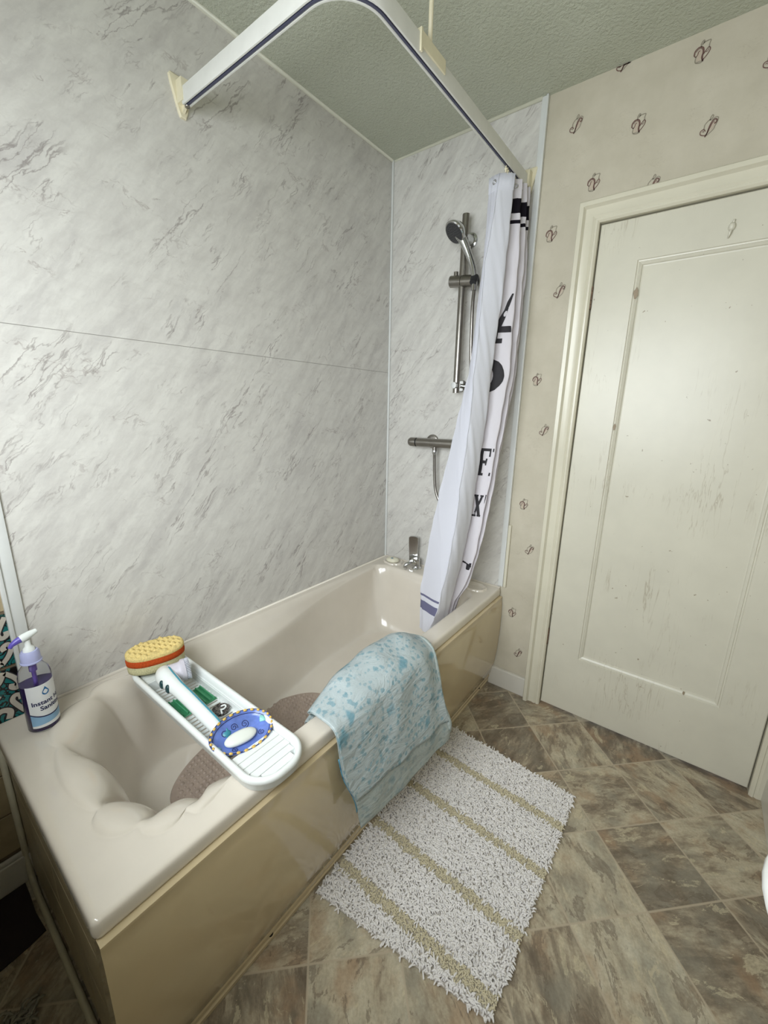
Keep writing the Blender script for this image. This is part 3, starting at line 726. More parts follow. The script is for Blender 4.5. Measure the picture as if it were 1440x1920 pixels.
# ---------------------------------------------------------------- L-shaped curtain rail
rl = thing('curtain_rail', 'white L-shaped shower curtain rail under the ceiling over the bath', 'curtain rail', (0.0, -1.02, 2.18))
RZ0, RZ1 = 2.156, 2.198
def railpath(d):
    """centre line offset outward (towards the room) by d"""
    R = 0.115 + d; cx, cy = 0.650-0.115, -1.020+0.115; pts = [(0.028, -1.020-d)]
    pts += [(0.028+(cx-0.028)*k/6, -1.020-d) for k in range(1, 6)]
    for k in range(15):
        a = -PI/2 + PI/2*k/14; pts.append((cx+R*math.cos(a), cy+R*math.sin(a)))
    pts += [(0.650+d, cy+( -0.020-cy)*k/10) for k in range(1, 11)]
    return pts
def railsweep(sec, name, mat, sub=False):
    P = [railpath(d) for d, z in sec]; n = len(sec); m = len(P[0]); vs = []; fs = []
    for j in range(m):
        for k in range(n): vs.append((P[k][j][0], P[k][j][1], sec[k][1]))
    for j in range(m-1):
        for k in range(n): fs.append((j*n+k, j*n+(k+1) % n, (j+1)*n+(k+1) % n, (j+1)*n+k))
    fs.append(tuple(range(n))); fs.append(tuple(range((m-1)*n, m*n)))
    return py_obj(name, vs, fs, mat, rl, True, angle=35)
railsweep([(0.004, RZ0+0.002), (0.006, RZ0), (0.010, RZ0), (0.011, RZ0+0.002), (0.011, RZ1-0.002), (0.009, RZ1), (-0.009, RZ1), (-0.011, RZ1-0.002), (-0.011, RZ0+0.002), (-0.010, RZ0), (-0.006, RZ0), (-0.004, RZ0+0.002), (-0.004, RZ0+0.012), (0.004, RZ0+0.012)], 'rail_track', M_railw)
railsweep([(0.0026, RZ0-0.0005), (0.0026, RZ0+0.01), (-0.0026, RZ0+0.01), (-0.0026, RZ0-0.0005)], 'glide_insert', M_navyline)
def bracket(p, n, name='wall_bracket'):
    """shield-shaped wall plate with a socket, n = direction away from wall"""
    n = Vector(n); s = Vector((0, 0, 1)).cross(n); c = Vector(p); bm = bmesh.new()
    out = [(-0.034, 0.040), (-0.030, 0.046), (0.030, 0.046), (0.034, 0.040), (0.030, 0.020), (0.014, -0.038), (0.008, -0.052), (-0.008, -0.052), (-0.014, -0.038), (-0.030, 0.020)]
    prev = None
    for h, k in ((0.0, 1.0), (0.006, 1.0), (0.008, 0.93)):
        ring = [bm.verts.new(c + s*a*k + Vector((0, 0, b*k)) + n*h) for a, b in out]
        if prev:
            for i in range(len(out)): bm.faces.new((prev[i], prev[(i+1) % len(out)], ring[(i+1) % len(out)], ring[i]))
        else: bm.faces.new(ring)
        prev = ring
    bm.faces.new(prev)
    def bx(a0, a1, z0, z1, h0, h1):
        vs = [bm.verts.new(c + s*a + Vector((0, 0, z)) + n*h) for h in (h0, h1) for a, z in ((a0, z0), (a1, z0), (a1, z1), (a0, z1))]
        for f in ((0, 1, 2, 3), (4, 5, 6, 7), (0, 1, 5, 4), (1, 2, 6, 5), (2, 3, 7, 6), (3, 0, 4, 7)): bm.faces.new([vs[i] for i in f])
    bx(-0.016, 0.016, -0.024, 0.030, 0.006, 0.036)
    # buttress and screw eye below
    vs = [bm.verts.new(c + s*a + Vector((0, 0, z)) + n*h) for a in (-0.004, 0.004) for z, h in ((-0.042, 0.006), (-0.024, 0.006), (-0.024, 0.034))]
    bm.faces.new(vs[:3]); bm.faces.new(vs[3:]); bm.faces.new((vs[0], vs[1], vs[4], vs[3])); bm.faces.new((vs[1], vs[2], vs[5], vs[4])); bm.faces.new((vs[0], vs[2], vs[5], vs[3]))
    o = bm_obj(name, bm, M_cream, rl, False)
    bm = bmesh.new(); q = c + n*0.031 + Vector((0, 0, -0.026)); tube(bm, [q + Vector((0, 0, 0)), q - s*0.0 + Vector((0, 0, -0.008))], 0.007, 12); bm_obj('screw', bm, M_steel, o, True)
    return o
bracket((0.0, -1.018, 2.187), (1, 0, 0)); bracket((0.652, -0.004, 2.180), (0, -1, 0))
bm = bmesh.new(); box(bm, 0.636, 0.6645, -0.775, -0.665, 2.172, 2.203, 0.002); box(bm, 0.636, 0.6655, -0.783, -0.775, 2.160, 2.206, 0.001)
bm_obj('hanger_clip', bm, M_cream, rl, False)
bm = bmesh.new(); tube(bm, [(0.650, -0.722, 2.200), (0.650, -0.722, H)], 0.0055, 12); lathe(bm, [(0.006, 0.0), (0.02, -0.004), (0.026, -0.010), (0.026, -0.014)], (0.650, -0.722, H), (0, 0, 1), 20); bm_obj('ceiling_rod', bm, M_cream, rl, True)

# ---------------------------------------------------------------- gathered shower curtain
FL = [  # fold lines, (z, x, y)
 [(2.14, .586, -.200), (1.84, .591, -.22), (1.47, .587, -.27), (1.205, .546, -.30), (1.055, .525, -.32), (.832, .503, -.36), (.602, .494, -.40), (.516, .496, -.405), (.435, .500, -.41)],
 [(2.14, .628, -.212), (1.826, .612, -.25), (1.468, .621, -.29), (1.262, .622, -.31), (1.054, .620, -.34), (.887, .622, -.37), (.701, .618, -.41), (.53, .600, -.44), (.435, .556, -.430)],
 [(2.14, .671, -.180), (1.828, .672, -.20), (1.472, .658, -.22), (1.23, .652, -.235), (1.005, .640, -.255), (.867, .634, -.27), (.753, .625, -.285), (.663, .614, -.30), (.53, .599, -.33), (.435, .580, -.33)],
 [(2.14, .625, -.165), (1.5, .610, -.20), (1.0, .600, -.23), (.75, .590, -.26), (.53, .570, -.29), (.435, .555, -.29)],
 [(2.14, .680, -.130), (1.839, .697, -.145), (1.475, .706, -.165), (1.209, .690, -.19), (1.005, .680, -.215), (.75, .662, -.245), (.599, .634, -.27), (.53, .602, -.29), (.435, .580, -.29)],
 [(2.14, .625, -.125), (1.5, .640, -.14), (1.0, .630, -.19), (.75, .610, -.22), (.53, .570, -.25), (.435, .555, -.25)],
 [(2.14, .684, -.092), (1.852, .704, -.100), (1.478, .711, -.125), (1.208, .696, -.160), (1.001, .689, -.185), (.745, .667, -.225), (.594, .638, -.250), (.53, .603, -.265), (.435, .578, -.265)],
 [(2.14, .625, -.085), (1.5, .640, -.10), (1.0, .630, -.15), (.75, .610, -.18), (.53, .570, -.21), (.435, .555, -.22)],
 [(2.14, .684, -.060), (1.852, .700, -.065), (1.478, .704, -.090), (1.208, .688, -.125), (1.001, .676, -.150), (.745, .654, -.195), (.594, .628, -.225), (.53, .598, -.235), (.435, .575, -.24)],
 [(2.14, .625, -.050), (1.5, .630, -.06), (1.0, .610, -.10), (.75, .590, -.14), (.53, .560, -.18), (.435, .545, -.19)]]
ZT, ZB = 2.140, 0.418
def curtain_pt(sp, z):
    """sp: fold coordinate (0..len-1), rounded zig-zag"""
    n = len(FL)-1; sp = max(0, min(n, sp)); i = min(int(sp), n-1); f = sp-i
    def P(k):
        k = max(0, min(n, k)); tab = FL[k]; x, y = interp(tab, z); return Vector((x, y))
    a, b, c, d = P(i-1), P(i), P(i+1), P(i+2)
    lin_ = b.lerp(c, f)
    cr = 0.5*((2*b) + (c-a)*f + (2*a-5*b+4*c-d)*f*f + (-a+3*b-3*c+d)*f*f*f)
    p = lin_.lerp(cr, 0.75)
    w = 0.0022*math.sin(z*23+sp*9)*math.sin(z*7+sp*4) + 0.0012*math.sin(z*61+sp*17)
    return Vector((p.x + w, p.y - abs(w), z))
def curtain_n(sp, z):
    a = curtain_pt(sp+0.03, z)-curtain_pt(sp-0.03, z); b = curtain_pt(sp, z+0.01)-curtain_pt(sp, z-0.01)
    n = a.cross(b).normalized()
    return n if n.y < 0 else -n
def cloth_mat(name, base, bands, trans=0.25):
    t = NT(name); o = t.co(); z = t.math('ADD', t.sep(o)[2], 2.15); col = None
    wv = t.noise(t.mapv(o, sc=(1, 1, 4)), 240, 2); basec = t.mix(wv, tuple(c*0.95 for c in base[:3])+(1,), base)
    col = basec
    for z0, z1, c in bands:
        m = t.math('MULTIPLY', t.math('GREATER_THAN', z, z0), t.math('LESS_THAN', z, z1)); col = t.mix(m, col, c)
    t.p(color=col, rough=0.8, spec=0.15)
    t.bump(t.noise(t.mapv(o, sc=(1, 1, 0.35)), 30, 4), 0.25, 0.006)
    tr = t.n('ShaderNodeBsdfTranslucent'); t.l(col, tr.inputs[0]); mx = t.n('ShaderNodeMixShader'); mx.inputs[0].default_value = trans
    t.l(t.b.outputs[0], mx.inputs[1]); t.l(tr.outputs[0], mx.inputs[2]); t.l(mx.outputs[0], t.t.nodes['Material Output'].inputs[0])
    return t.m
M_cback = cloth_mat('curtain_reverse', rgb(232, 233, 243), [(0.512, 0.550, rgb(120, 120, 150)), (0.569, 0.578, rgb(120, 120, 150))], 0.35)
M_cfront = cloth_mat('curtain_printed_side', rgb(234, 230, 236), [(2.030, 2.078, rgb(30, 26, 34)), (1.996, 2.008, rgb(30, 26, 34))])
M_hem = cloth_mat('curtain_hem', rgb(232, 233, 241), [], 0.3)
ct = thing('shower_curtain', 'white shower curtain with black print drawn up in pleats inside the bath', 'shower curtain', (0.65, -0.2, 2.15))
def curtain_sheet(s0, s1, name, mat, ns, nz=90):
    vs = []; fs = []
    for j in range(nz+1):
        z = ZT + (ZB-ZT)*j/nz
        for i in range(ns+1): vs.append(curtain_pt(s0+(s1-s0)*i/ns, z))
    for j in range(nz):
        for i in range(ns): fs.append((j*(ns+1)+i, j*(ns+1)+i+1, (j+1)*(ns+1)+i+1, (j+1)*(ns+1)+i))
    return py_obj(name, vs, fs, mat, ct, True)
o1 = curtain_sheet(0, 1.0, 'front_pleat', M_cback, 14); o3 = curtain_sheet(1.0, 2.15, 'turned_edge', M_hem, 14); o1['label'] = 'plain reverse side of the curtain turned outward'
o2 = curtain_sheet(2.15, 9, 'printed_pleats', M_cfront, 84); o2['label'] = 'printed side with black bands and letters'
# hemmed top strip with eyelets
bm = bmesh.new()
for j in range(2): pass
vs = []; fs = []; m = 26
for j, (z, off) in enumerate(((ZT+0.0005, 0.0), (ZT, 0.0012), (2.088, 0.0012), (2.0875, 0.0))):
    for i in range(m+1):
        q = curtain_pt(2.15*i/m, z) + curtain_n(2.15*i/m, z)*off; vs.append(q)
for j in range(3):
    for i in range(m): fs.append((j*(m+1)+i, j*(m+1)+i+1, (j+1)*(m+1)+i+1, (j+1)*(m+1)+i))
py_obj('hem', vs, fs, M_hem, ct, True)
# sewn edge tape down the crease
bm = bmesh.new(); tube(bm, [curtain_pt(0.985, ZT+(0.5-ZT)*k/40)+Vector((0, -0.001, 0)) for k in range(41)], 0.0022, 6); bm_obj('seam_tape', bm, M_hem, ct, True)
for s in (0.62, 3.6, 5.6):
    bm = bmesh.new(); q = curtain_pt(s, 2.116); nn = curtain_n(s, 2.116)
    a, b = frame_axes(nn); ring = [q + nn*0.0022 + (a*math.cos(t)+b*math.sin(t))*0.0068 for t in [2*PI*k/20 for k in range(20)]]
    tube(bm, ring, 0.0017, 8, closed=True); 
    bm_obj('eyelet', bm, M_chrome, ct, True)
for k, yy in enumerate((-0.215, -0.20, -0.165, -0.128, -0.095, -0.07)):
    bm = bmesh.new(); tube(bm, [(0.650, yy, RZ0+0.008), (0.650, yy, 2.136)], 0.0022, 8); lathe(bm, [(0.0, -0.004), (0.005, -0.002), (0.005, 0.002), (0.0, 0.004)], (0.650, yy, 2.146), (0, 0, 1), 10); bm_obj('curtain_glide', bm, M_cream, ct, True)
# black lettering printed on the folded panel
def glyph(name, polys, s0, s1, z0, z1):
    """polys in the unit box, mapped between fold coordinates s0..s1 and heights z0..z1"""
    bm = bmesh.new()
    for pl in polys:
        # dense strip: split each quad (a,b,c,d) in an 8x3 grid so it follows the cloth
        a, b, c, d = [Vector((p[0], p[1])) for p in pl]; nu, nv = 6, 4; g = []
        for i in range(nu+1):
            row = []
            for j in range(nv+1):
                u, v = i/nu, j/nv; p = a.lerp(b, u).lerp(d.lerp(c, u), v)
                s = s0+(s1-s0)*p.x; z = z0+(z1-z0)*p.y
                row.append(bm.verts.new(curtain_pt(s, z)+curtain_n(s, z)*0.0011))
            g.append(row)
        for i in range(nu):
            for j in range(nv): bm.faces.new((g[i][j], g[i+1][j], g[i+1][j+1], g[i][j+1]))
    o = bm_obj(name, bm, M_black, ct, True); return o
def rect(x0, x1, y0, y1): return [(x0, y0), (x1, y0), (x1, y1), (x0, y1)]
L = 3.28; Rr = 3.90
glyph('printed_letter', [rect(.12, .42, 0, 1), rect(0, .55, 0, .09), rect(0, 1, .9, 1), rect(.42, .72, .45, .56), rect(.68, .80, .38, .63), rect(.86, 1, .7, 1)], L+.04, Rr-.14, 1.075, 1.185)     # F
glyph('printed_mark', [rect(0, .6, 0, .12)], Rr-.07, Rr+.04, 1.075, 1.185); glyph('printed_mark', [rect(0, .6, .88, 1)], Rr-.07, Rr+.04, 1.075, 1.185)
glyph('printed_letter', [[(.05, 0), (.3, 0), (.98, 1), (.73, 1)], [(.7, 0), (1, 0), (.32, 1), (.02, 1)], rect(0, .42, 0, .08), rect(.58, 1, 0, .08), rect(0, .42, .92, 1), rect(.6, 1, .92, 1)], L+.10, Rr-.12, 0.905, 0.995)  # X
glyph('printed_mark', [[(.3, 0), (.6, 0), (1, 1), (0, 1)]], Rr-.05, Rr+.02, 0.962, 0.998)
glyph('printed_letter', [[(0.05, 0.35), (.4, .35), (1, 1), (.85, 1)], rect(0, 1, .22, .35), rect(.0, .5, 0, .10), rect(.05, .25, .05, .3)], L+.02, Rr-.02, 1.585, 1.76)   # 4
bq = []
for k in range(10):
    a0, a1 = -PI/2+PI*k/10, -PI/2+PI*(k+1)/10
    bq.append([(math.cos(a0), .5+.5*math.sin(a0)), (math.cos(a1), .5+.5*math.sin(a1)), (.42*math.cos(a1), .5+.3*math.sin(a1)), (.42*math.cos(a0), .5+.3*math.sin(a0))])
glyph('printed_letter', bq, L-.06, Rr-.12, 1.40, 1.53)     # round letter
glyph('printed_mark', [[(0, .75), (.55, .6), (.55, .72), (0, .9)], [(.5, .2), (.9, .15), (1, .55), (.5, .75)], [(.75, .5), (.95, .5), (.9, .8), (.7, .75)]], L+.10, Rr+.0, 0.665, 0.715)

# ---------------------------------------------------------------- non-slip mat in the bath
sm_ = thing('bath_mat', 'grey-brown bubbled non-slip mat lying in the bottom of the bath', 'bath mat', (0.29, -1.08, 0.193))
def tub_floor(x, y): return 0.1375
bm = bmesh.new(); n = 80; MC = (0.292, -1.085)
def mat_r(a, k): return (MC[0]+0.152*k*math.cos(a), MC[1]+0.310*k*math.sin(a))
M_mat = plain('taupe_rubber', rgb(174, 157, 144), 0.42, 0.06, 25)
ring0 = [bm.verts.new((*mat_r(2*PI*k/n, 1.0), 0.1935)) for k in range(n)]; ring1 = [bm.verts.new((*mat_r(2*PI*k/n, 0.992), 0.1965)) for k in range(n)]; bm.faces.new(ring1)
for k in range(n): bm.faces.new((ring0[k], ring0[(k+1) % n], ring1[(k+1) % n], ring1[k]))
bm_obj('mat_sheet', bm, M_mat, sm_, True, angle=40)
bm = bmesh.new(); random.seed(11)
for i in range(-9, 10):
    for j in range(-19, 20):
        x = i*0.0175+(0.00875 if j % 2 else 0); y = j*0.016
        if (x/0.142)**2+(y/0.297)**2 < 1: 
            r = random.choice((0.0062, 0.0045, 0.0075)); lathe(bm, [(r, 0), (r*.8, r*.5), (0.0, r*.62)], (MC[0]+x, MC[1]+y, 0.1962), (0, 0, 1), 10)
o = bm_obj('bubbles', bm, M_mat, sm_, True); o['kind'] = 'stuff'

# ---------------------------------------------------------------- white rack across the bath
rk2 = thing('bath_rack', 'long white plastic bath rack with slatted base laid across the bathtub rims', 'bath rack', (0.40, -1.31, HB))
TX0, TX1, TY0, TY1 = 0.060, 0.728, -1.392, -1.236
def rack():
    NS, NA = 8, 12
    R = lambda d, r=0.068: rrect(TX0+d, TX1-d, TY0+d, TY1-d, [max(.01, r-d)]*4 if True else r, NS, NA)
    sec = [(0.010, 0.5185), (0.006, 0.5175), (0.004, 0.5205), (0.003, 0.534), (0.0, 0.538), (0.0, 0.5445), (0.0025, 0.549), (0.007, 0.5508), (0.011, 0.550), (0.0145, 0.546), (0.0165, 0.536), (0.019, 0.527), (0.021, 0.5255)]
    rings = [[(x, y, z) for x, y in R(d)] for d, z in sec]
    vs, fs = rings_mesh(rings)
    o = py_obj('rack_rim', vs, fs, M_white, rk2, True, angle=50)
    o.modifiers.new('so', 'SOLIDIFY').thickness = 0.0012
rack()
bm = bmesh.new(); ya, yb = TY0+0.0185, TY1-0.0185
# raised slatted shelf at each end
def slat_shelf(x0, x1, endr, sgn):
    m = 5
    for k in range(m):
        a = x0+(x1-x0)*k/m; b = x0+(x1-x0)*(k+1)/m-0.0012; xm = b if sgn > 0 else a; xm = (a+b)/2
        dist = (TX1-0.019 - xm) if sgn > 0 else (xm-TX0-0.019); hw = (yb-ya)/2
        r = 0.054
        if dist < r: hw = hw - r + math.sqrt(max(0, r*r-(r-dist)**2))
        if hw > 0.012: box(bm, a, b, -1.314-hw+0.0005, -1.314+hw-0.0005, 0.5195, 0.5375, 0.0008, 1)
slat_shelf(0.602, TX1-0.022, 0.05, 1); box(bm, 0.597, 0.602, ya, yb, 0.503, 0.537, 0.001, 1); bm_obj('end_shelf', bm, M_white, rk2, False)
bm = bmesh.new(); slat_shelf(TX0+0.022, 0.163, 0.05, -1); box(bm, 0.163, 0.168, ya, yb, 0.503, 0.537, 0.001, 1); bm_obj('end_shelf', bm, M_white, rk2, False)
bm = bmesh.new()
for k in range(28):
    x = 0.172+k*0.0152
    box(bm, x, x+0.0098, ya, yb, 0.5035, 0.5075, 0.001, 1)
for y in (ya+0.004, (ya+yb)/2, yb-0.004): box(bm, 0.166, 0.600, y-0.003, y+0.003, 0.502, 0.5055)
box(bm, 0.165, 0.600, ya-0.002, ya+0.0005, 0.502, 0.531, 0.0005, 1); box(bm, 0.165, 0.600, yb-0.0005, yb+0.002, 0.502, 0.531, 0.0005, 1)
bm_obj('slatted_base', bm, M_white, rk2, False)

# ---------------------------------------------------------------- sponge
sg = thing('bath_sponge', 'oval layered bath sponge, yellow egg-crate top over an orange and a cream layer', 'sponge', (0.105, -1.315, 0.535))
SC = Vector((0.112, -1.318)); SR = math.radians(74); SA, SB = 0.080, 0.046
def sponge_outline(k, n, s=1.0):
    a = 2*PI*k/n; e = 0.72
    x = SA*s*math.copysign(abs(math.cos(a))**e, math.cos(a)); y = SB*s*math.copysign(abs(math.sin(a))**e, math.sin(a))*(1-0.10*math.cos(2*a))
    return SC.x + x*math.cos(SR)-y*math.sin(SR), SC.y + x*math.sin(SR)+y*math.cos(SR)
def sponge_layer(name, zs, mat, egg=False, jag=0.0, label=None):
    n = 72; rings = []; random.seed(5)
    for s, z in zs: rings.append([(*sponge_outline(k, n, s), z + (random.uniform(-jag, jag))) for k in range(n)])
    if egg:
        zt = zs[-1][1]; s0 = zs[-1][0]
        for i in range(1, 22):
            s = s0*(1-i/22); r = []
            for k in range(n):
                x, y = sponge_outline(k, n, s); dx, dy = x-SC.x, y-SC.y
                a = dx*math.cos(SR)+dy*math.sin(SR); b = -dx*math.sin(SR)+dy*math.cos(SR)
                r.append((x, y, zt + min(1, i/2.0)*(0.0020+0.0062*math.sin(a*2*PI/0.027)*math.sin(b*2*PI/0.027+0.8))))
            rings.append(r)
    vs, fs = rings_mesh(rings, True, True); o = py_obj(name, vs, fs, mat, sg, True, angle=60); o['label'] = label
def foam(name, c):
    t = NT(name); o = t.co(); n = t.noise(o, 260, 3, 0.7)
    t.p(color=t.ramp(n, [(0.35, tuple(x*0.72 for x in c[:3])+(1,)), (0.6, c)]), rough=0.95, spec=0.1); t.bump(n, 0.5, 0.002); return t.m
sponge_layer('cream_layer', [(0.90, 0.5515), (0.97, 0.555), (0.985, 0.564), (0.97, 0.578)], foam('cream_foam', rgb(208, 202, 160)), False, 0.0, 'cream bottom layer')
sponge_layer('orange_layer', [(0.96, 0.5778), (1.0, 0.580), (1.01, 0.588), (0.99, 0.599)], foam('orange_foam', rgb(196, 84, 40)), False, 0.0, 'burnt orange middle layer')
sponge_layer('egg_crate_layer', [(0.985, 0.5985), (1.0, 0.601), (1.0, 0.607), (0.97, 0.611)], foam('yellow_foam', rgb(232, 208, 140)), True, 0.0, 'pale yellow egg-crate top')

# ---------------------------------------------------------------- body brush
M_teal = plain('teal_rubber', rgb(62, 140, 158), 0.4); M_dteal = plain('dark_teal_button', rgb(22, 62, 66), 0.4)
bb = thing('cleansing_brush', 'white electric cleansing brush with teal stripe lying in the bath rack', 'brush', (0.30, -1.33, 0.52))
bm = bmesh.new()
P = bez([(0.186, -1.322, 0.560), (0.205, -1.336, 0.566), (0.235, -1.343, 0.570), (0.280, -1.344, 0.568), (0.35, -1.342, 0.560), (0.44, -1.340, 0.545), (0.505, -1.338, 0.533), (0.522, -1.337, 0.530)], 7)
rr = []
for i, p in enumerate(P):
    x = p.x; rr.append(interp([(-0.180, .010), (-0.188, .018), (-0.20, .0255), (-0.225, .0265), (-0.26, .0235), (-0.30, .0195), (-0.36, .0185), (-0.46, .0175), (-0.51, .0150), (-0.523, .008)], -x)[0])
tube(bm, P, rr, 24); bb_h = bm_obj('handle', bm, M_white, bb, True, angle=60)
bm = bmesh.new(); bc = Vector((0.218, -1.322, 0.566)); bd = Vector((0.30, 0.95, 0.06)).normalized()
lathe(bm, [(0.0, -0.022), (0.020, -0.020), (0.028, -0.006), (0.0275, 0.018), (0.0285, 0.024), (0.0325, 0.027), (0.0325, 0.036), (0.0, 0.037)], bc, bd, 32); bm_obj('head', bm, plain('lilac_grey_plastic', rgb(206, 202, 212), 0.35), bb, True, angle=50)
bm = bmesh.new(); u, v = frame_axes(bd)
for k in range(40):
    a = 2*PI*k/40; d = u*math.cos(a)+v*math.sin(a); p = bc + bd*0.036 + d*0.0295; tube(bm, [p, p+bd*0.012+d*0.001], 0.0018, 6)
for rr_ in (0.018, 0.010):
    for k in range(int(rr_*1400)):
        a = 2*PI*k/int(rr_*1400); d = u*math.cos(a)+v*math.sin(a); p = bc + bd*0.036 + d*rr_; tube(bm, [p, p+bd*0.011], 0.0013, 5)
o = bm_obj('bristles', bm, plain('white_bristle', rgb(196, 198, 208), 0.5), bb, True); o['kind'] = 'stuff'
bm = bmesh.new()
def on_handle(i, ang, lift):
    p = P[i]; t = (P[min(i+1, len(P)-1)]-P[max(i-1, 0)]).normalized(); n1 = Vector((0, 1, 0)); n1 = (n1-t*n1.dot(t)).normalized(); n2 = t.cross(n1); n2 = n2 if n2.z > 0 else -n2
    return p + (n1*math.cos(ang)+n2*math.sin(ang))*(rr[i]*lift)
stripe = [on_handle(i, math.radians(62), 0.965) for i in range(2, len(P)-2)]
tube(bm, stripe, 0.0030, 8); lathe(bm, [(0.0, 0.0), (0.0158, 0.0), (0.0155, 0.006), (0.009, 0.014), (0.0, 0.016)], P[-5], P[-1]-P[-5], 22)
bm_obj('stripe', bm, M_teal, bb, True, angle=50)
bm = bmesh.new()
for i in (17, 21):
    bm = bmesh.new(); lathe(bm, [(0.0, 0.004), (0.006, 0.0035), (0.009, 0.001), (0.0095, -0.003)], on_handle(i, math.radians(178), 0.96), on_handle(i, math.radians(178), 1)-P[i], 20, sx=1.0, sy=1.35)
    bm_obj('button', bm, M_dteal, bb, True)

# ---------------------------------------------------------------- green soap saver, plug, soap dish
M_green = plain('green_plastic', rgb(70, 150, 106), 0.35, 0.08, 40)
gs = thing('soap_saver', 'green ridged rubber soap saver lying under the brush handle', 'soap saver', (0.30, -1.31, 0.5075))
bm = bmesh.new(); rot = Euler((0, 0, math.radians(2))).to_matrix(); 
box(bm, 0.262, 0.350, -1.366, -1.262, 0.5085, 0.5115, 0.0012, 1, rot=rot)
g1 = bm_obj('pad', bm, M_green, gs, True, angle=40)
bm = bmesh.new()
for k in range(8):
    y = -1.360+k*0.0131; box(bm, 0.265, 0.347, y-0.002, y+0.002, 0.5115, 0.5185, 0.001, 1)
o = bm_obj('ridges', bm, M_green, gs, False)

pl = thing('bath_plug', 'small dark patterned bath plug with white pull ring in the bath rack', 'plug', (0.405, -1.285, 0.508))
t = NT('pewter_pattern'); n = t.noise(t.co(), 190, 2, 0.5, 1.2); t.p(color=t.ramp(n, [(0.45, rgb(52, 46, 44)), (0.55, rgb(128, 122, 116))]), rough=0.4, metal=0.4); t.bump(n, 0.6, 0.002)
bm = bmesh.new(); lathe(bm, [(0.0, 0.0), (0.020, 0.0), (0.0235, 0.003), (0.0235, 0.008), (0.021, 0.0105), (0.017, 0.0095), (0.0, 0.0105)], (0.403, -1.283, 0.5085), (0, 0, 1), 32); bm_obj('plug_disc', bm, t.m, pl, True, angle=50)
bm = bmesh.new(); tube(bm, bez([(0.398, -1.279, 0.5195), (0.404, -1.271, 0.522), (0.413, -1.273, 0.522), (0.415, -1.281, 0.521), (0.411, -1.287, 0.5205)], 4), 0.0023, 8); tube(bm, [(0.409, -1.286, 0.5205), (0.425, -1.292, 0.518)], 0.0025, 8)
bm_obj('pull_ring', bm, M_white, pl, True)

sd = thing('soap_dish', 'oval blue painted ceramic soap dish with yellow dashed rim in the bath rack', 'soap dish', (0.555, -1.31, 0.52))
M_blue = plain('cobalt_glaze', rgb(104, 128, 200), 0.15, 0.15, 30); M_navy = plain('navy_line', rgb(40, 44, 92), 0.2); M_yel = plain('yellow_dashes', rgb(224, 186, 96), 0.25, 0.1, 60)
M_aqua = plain('aqua_shell', rgb(150, 214, 208), 0.2)
DC = Vector((0.548, -1.313, 0.5270)); DR = Euler((0, math.radians(14), math.radians(-12)), 'XYZ').to_matrix()
def dish(a, b, h): return DC + DR @ Vector((a, b, h))     # a across (x), b along (y)
DA, DB = 0.056, 0.077
def dish_h(r): return 0.0035 + 0.0185*r**2.6
bm = bmesh.new(); n = 56; rings = []
for r, h in [(1.0, None)] : pass
prof = [(0.0, 0.0), (0.45, 0.0), (0.62, 0.004), (0.9, 0.0155), (1.0, 0.0225), (1.02, 0.0245), (1.0, 0.0262), (0.965, 0.0245)] + [(r, dish_h(r)+0.001) for r in (0.9, 0.8, 0.65, 0.5, 0.3, 0.12)]
prev = None
for i, (r, h) in enumerate(prof):
    ring = [bm.verts.new(dish(DA*r*math.cos(2*PI*k/n), DB*r*math.sin(2*PI*k/n), h)) for k in range(n)] if r > 0 else [bm.verts.new(dish(0, 0, h))]
    if prev:
        for k in range(n):
            if len(prev) == 1: bm.faces.new((prev[0], ring[k], ring[(k+1) % n]))
            else: bm.faces.new((prev[k], prev[(k+1) % n], ring[(k+1) % n], ring[k]))
    prev = ring
bm.faces.new(prev); bw = bm_obj('bowl', bm, M_blue, sd, True)
bm = bmesh.new()
for k in range(26):
    a0 = 2*PI*k/26; pts = [dish(DA*0.972*math.cos(a0+t), DB*0.972*math.sin(a0+t), 0.0262) for t in (0.03, 0.07, 0.11, 0.15)]
    tube(bm, pts, [0.0022, 0.0032, 0.0032, 0.0022], 8, flat=1.0)
o = bm_obj('rim_dashes', bm, M_yel, sd, True); o['kind'] = 'stuff'
bm = bmesh.new()
def curl(ca, cb, R, rot, turns=1.6):
    pts = []
    for k in range(26):
        t = k/25; a = rot+turns*2*PI*t; r = R*(1-0.8*t); x = ca+r*math.cos(a); y = cb+r*math.sin(a); q = math.hypot(x/DA, y/DB); pts.append(dish(x, y, dish_h(min(q, 0.95))+0.0018))
    tube(bm, pts, 0.0008, 5)
for c in ((-0.026, 0.018, 0.010, 0), (-0.030, -0.008, 0.009, 1), (-0.022, -0.034, 0.009, 2), (0.018, 0.044, 0.008, 3), (0.030, -0.030, 0.008, 0)): curl(*c)
for rr_ in (0.90, 1.0): tube(bm, [dish(DA*rr_*math.cos(2*PI*k/48), DB*rr_*math.sin(2*PI*k/48), dish_h(rr_)+0.0016+(0.0026 if rr_ == 1.0 else 0)) for k in range(48)], 0.0009, 5, closed=True)
bm_obj('painted_curls', bm, M_navy, sd, True)['kind'] = 'stuff'
for (ca, cb, ro) in ((-0.010, 0.052, 1.9), (0.012, -0.056, -1.4)):
    bm = bmesh.new()
    for k in range(6):
        a = ro-0.7+0.28*k; pts = [dish(ca+d*math.cos(a), cb+d*math.sin(a), dish_h(min(.95, math.hypot((ca+d*math.cos(a))/DA, (cb+d*math.sin(a))/DB)))+0.002) for d in (0.0, 0.007, 0.014)]
        tube(bm, pts, [0.0012, 0.0022, 0.0026], 6)
    bm_obj('painted_shell', bm, M_aqua, sd, True)
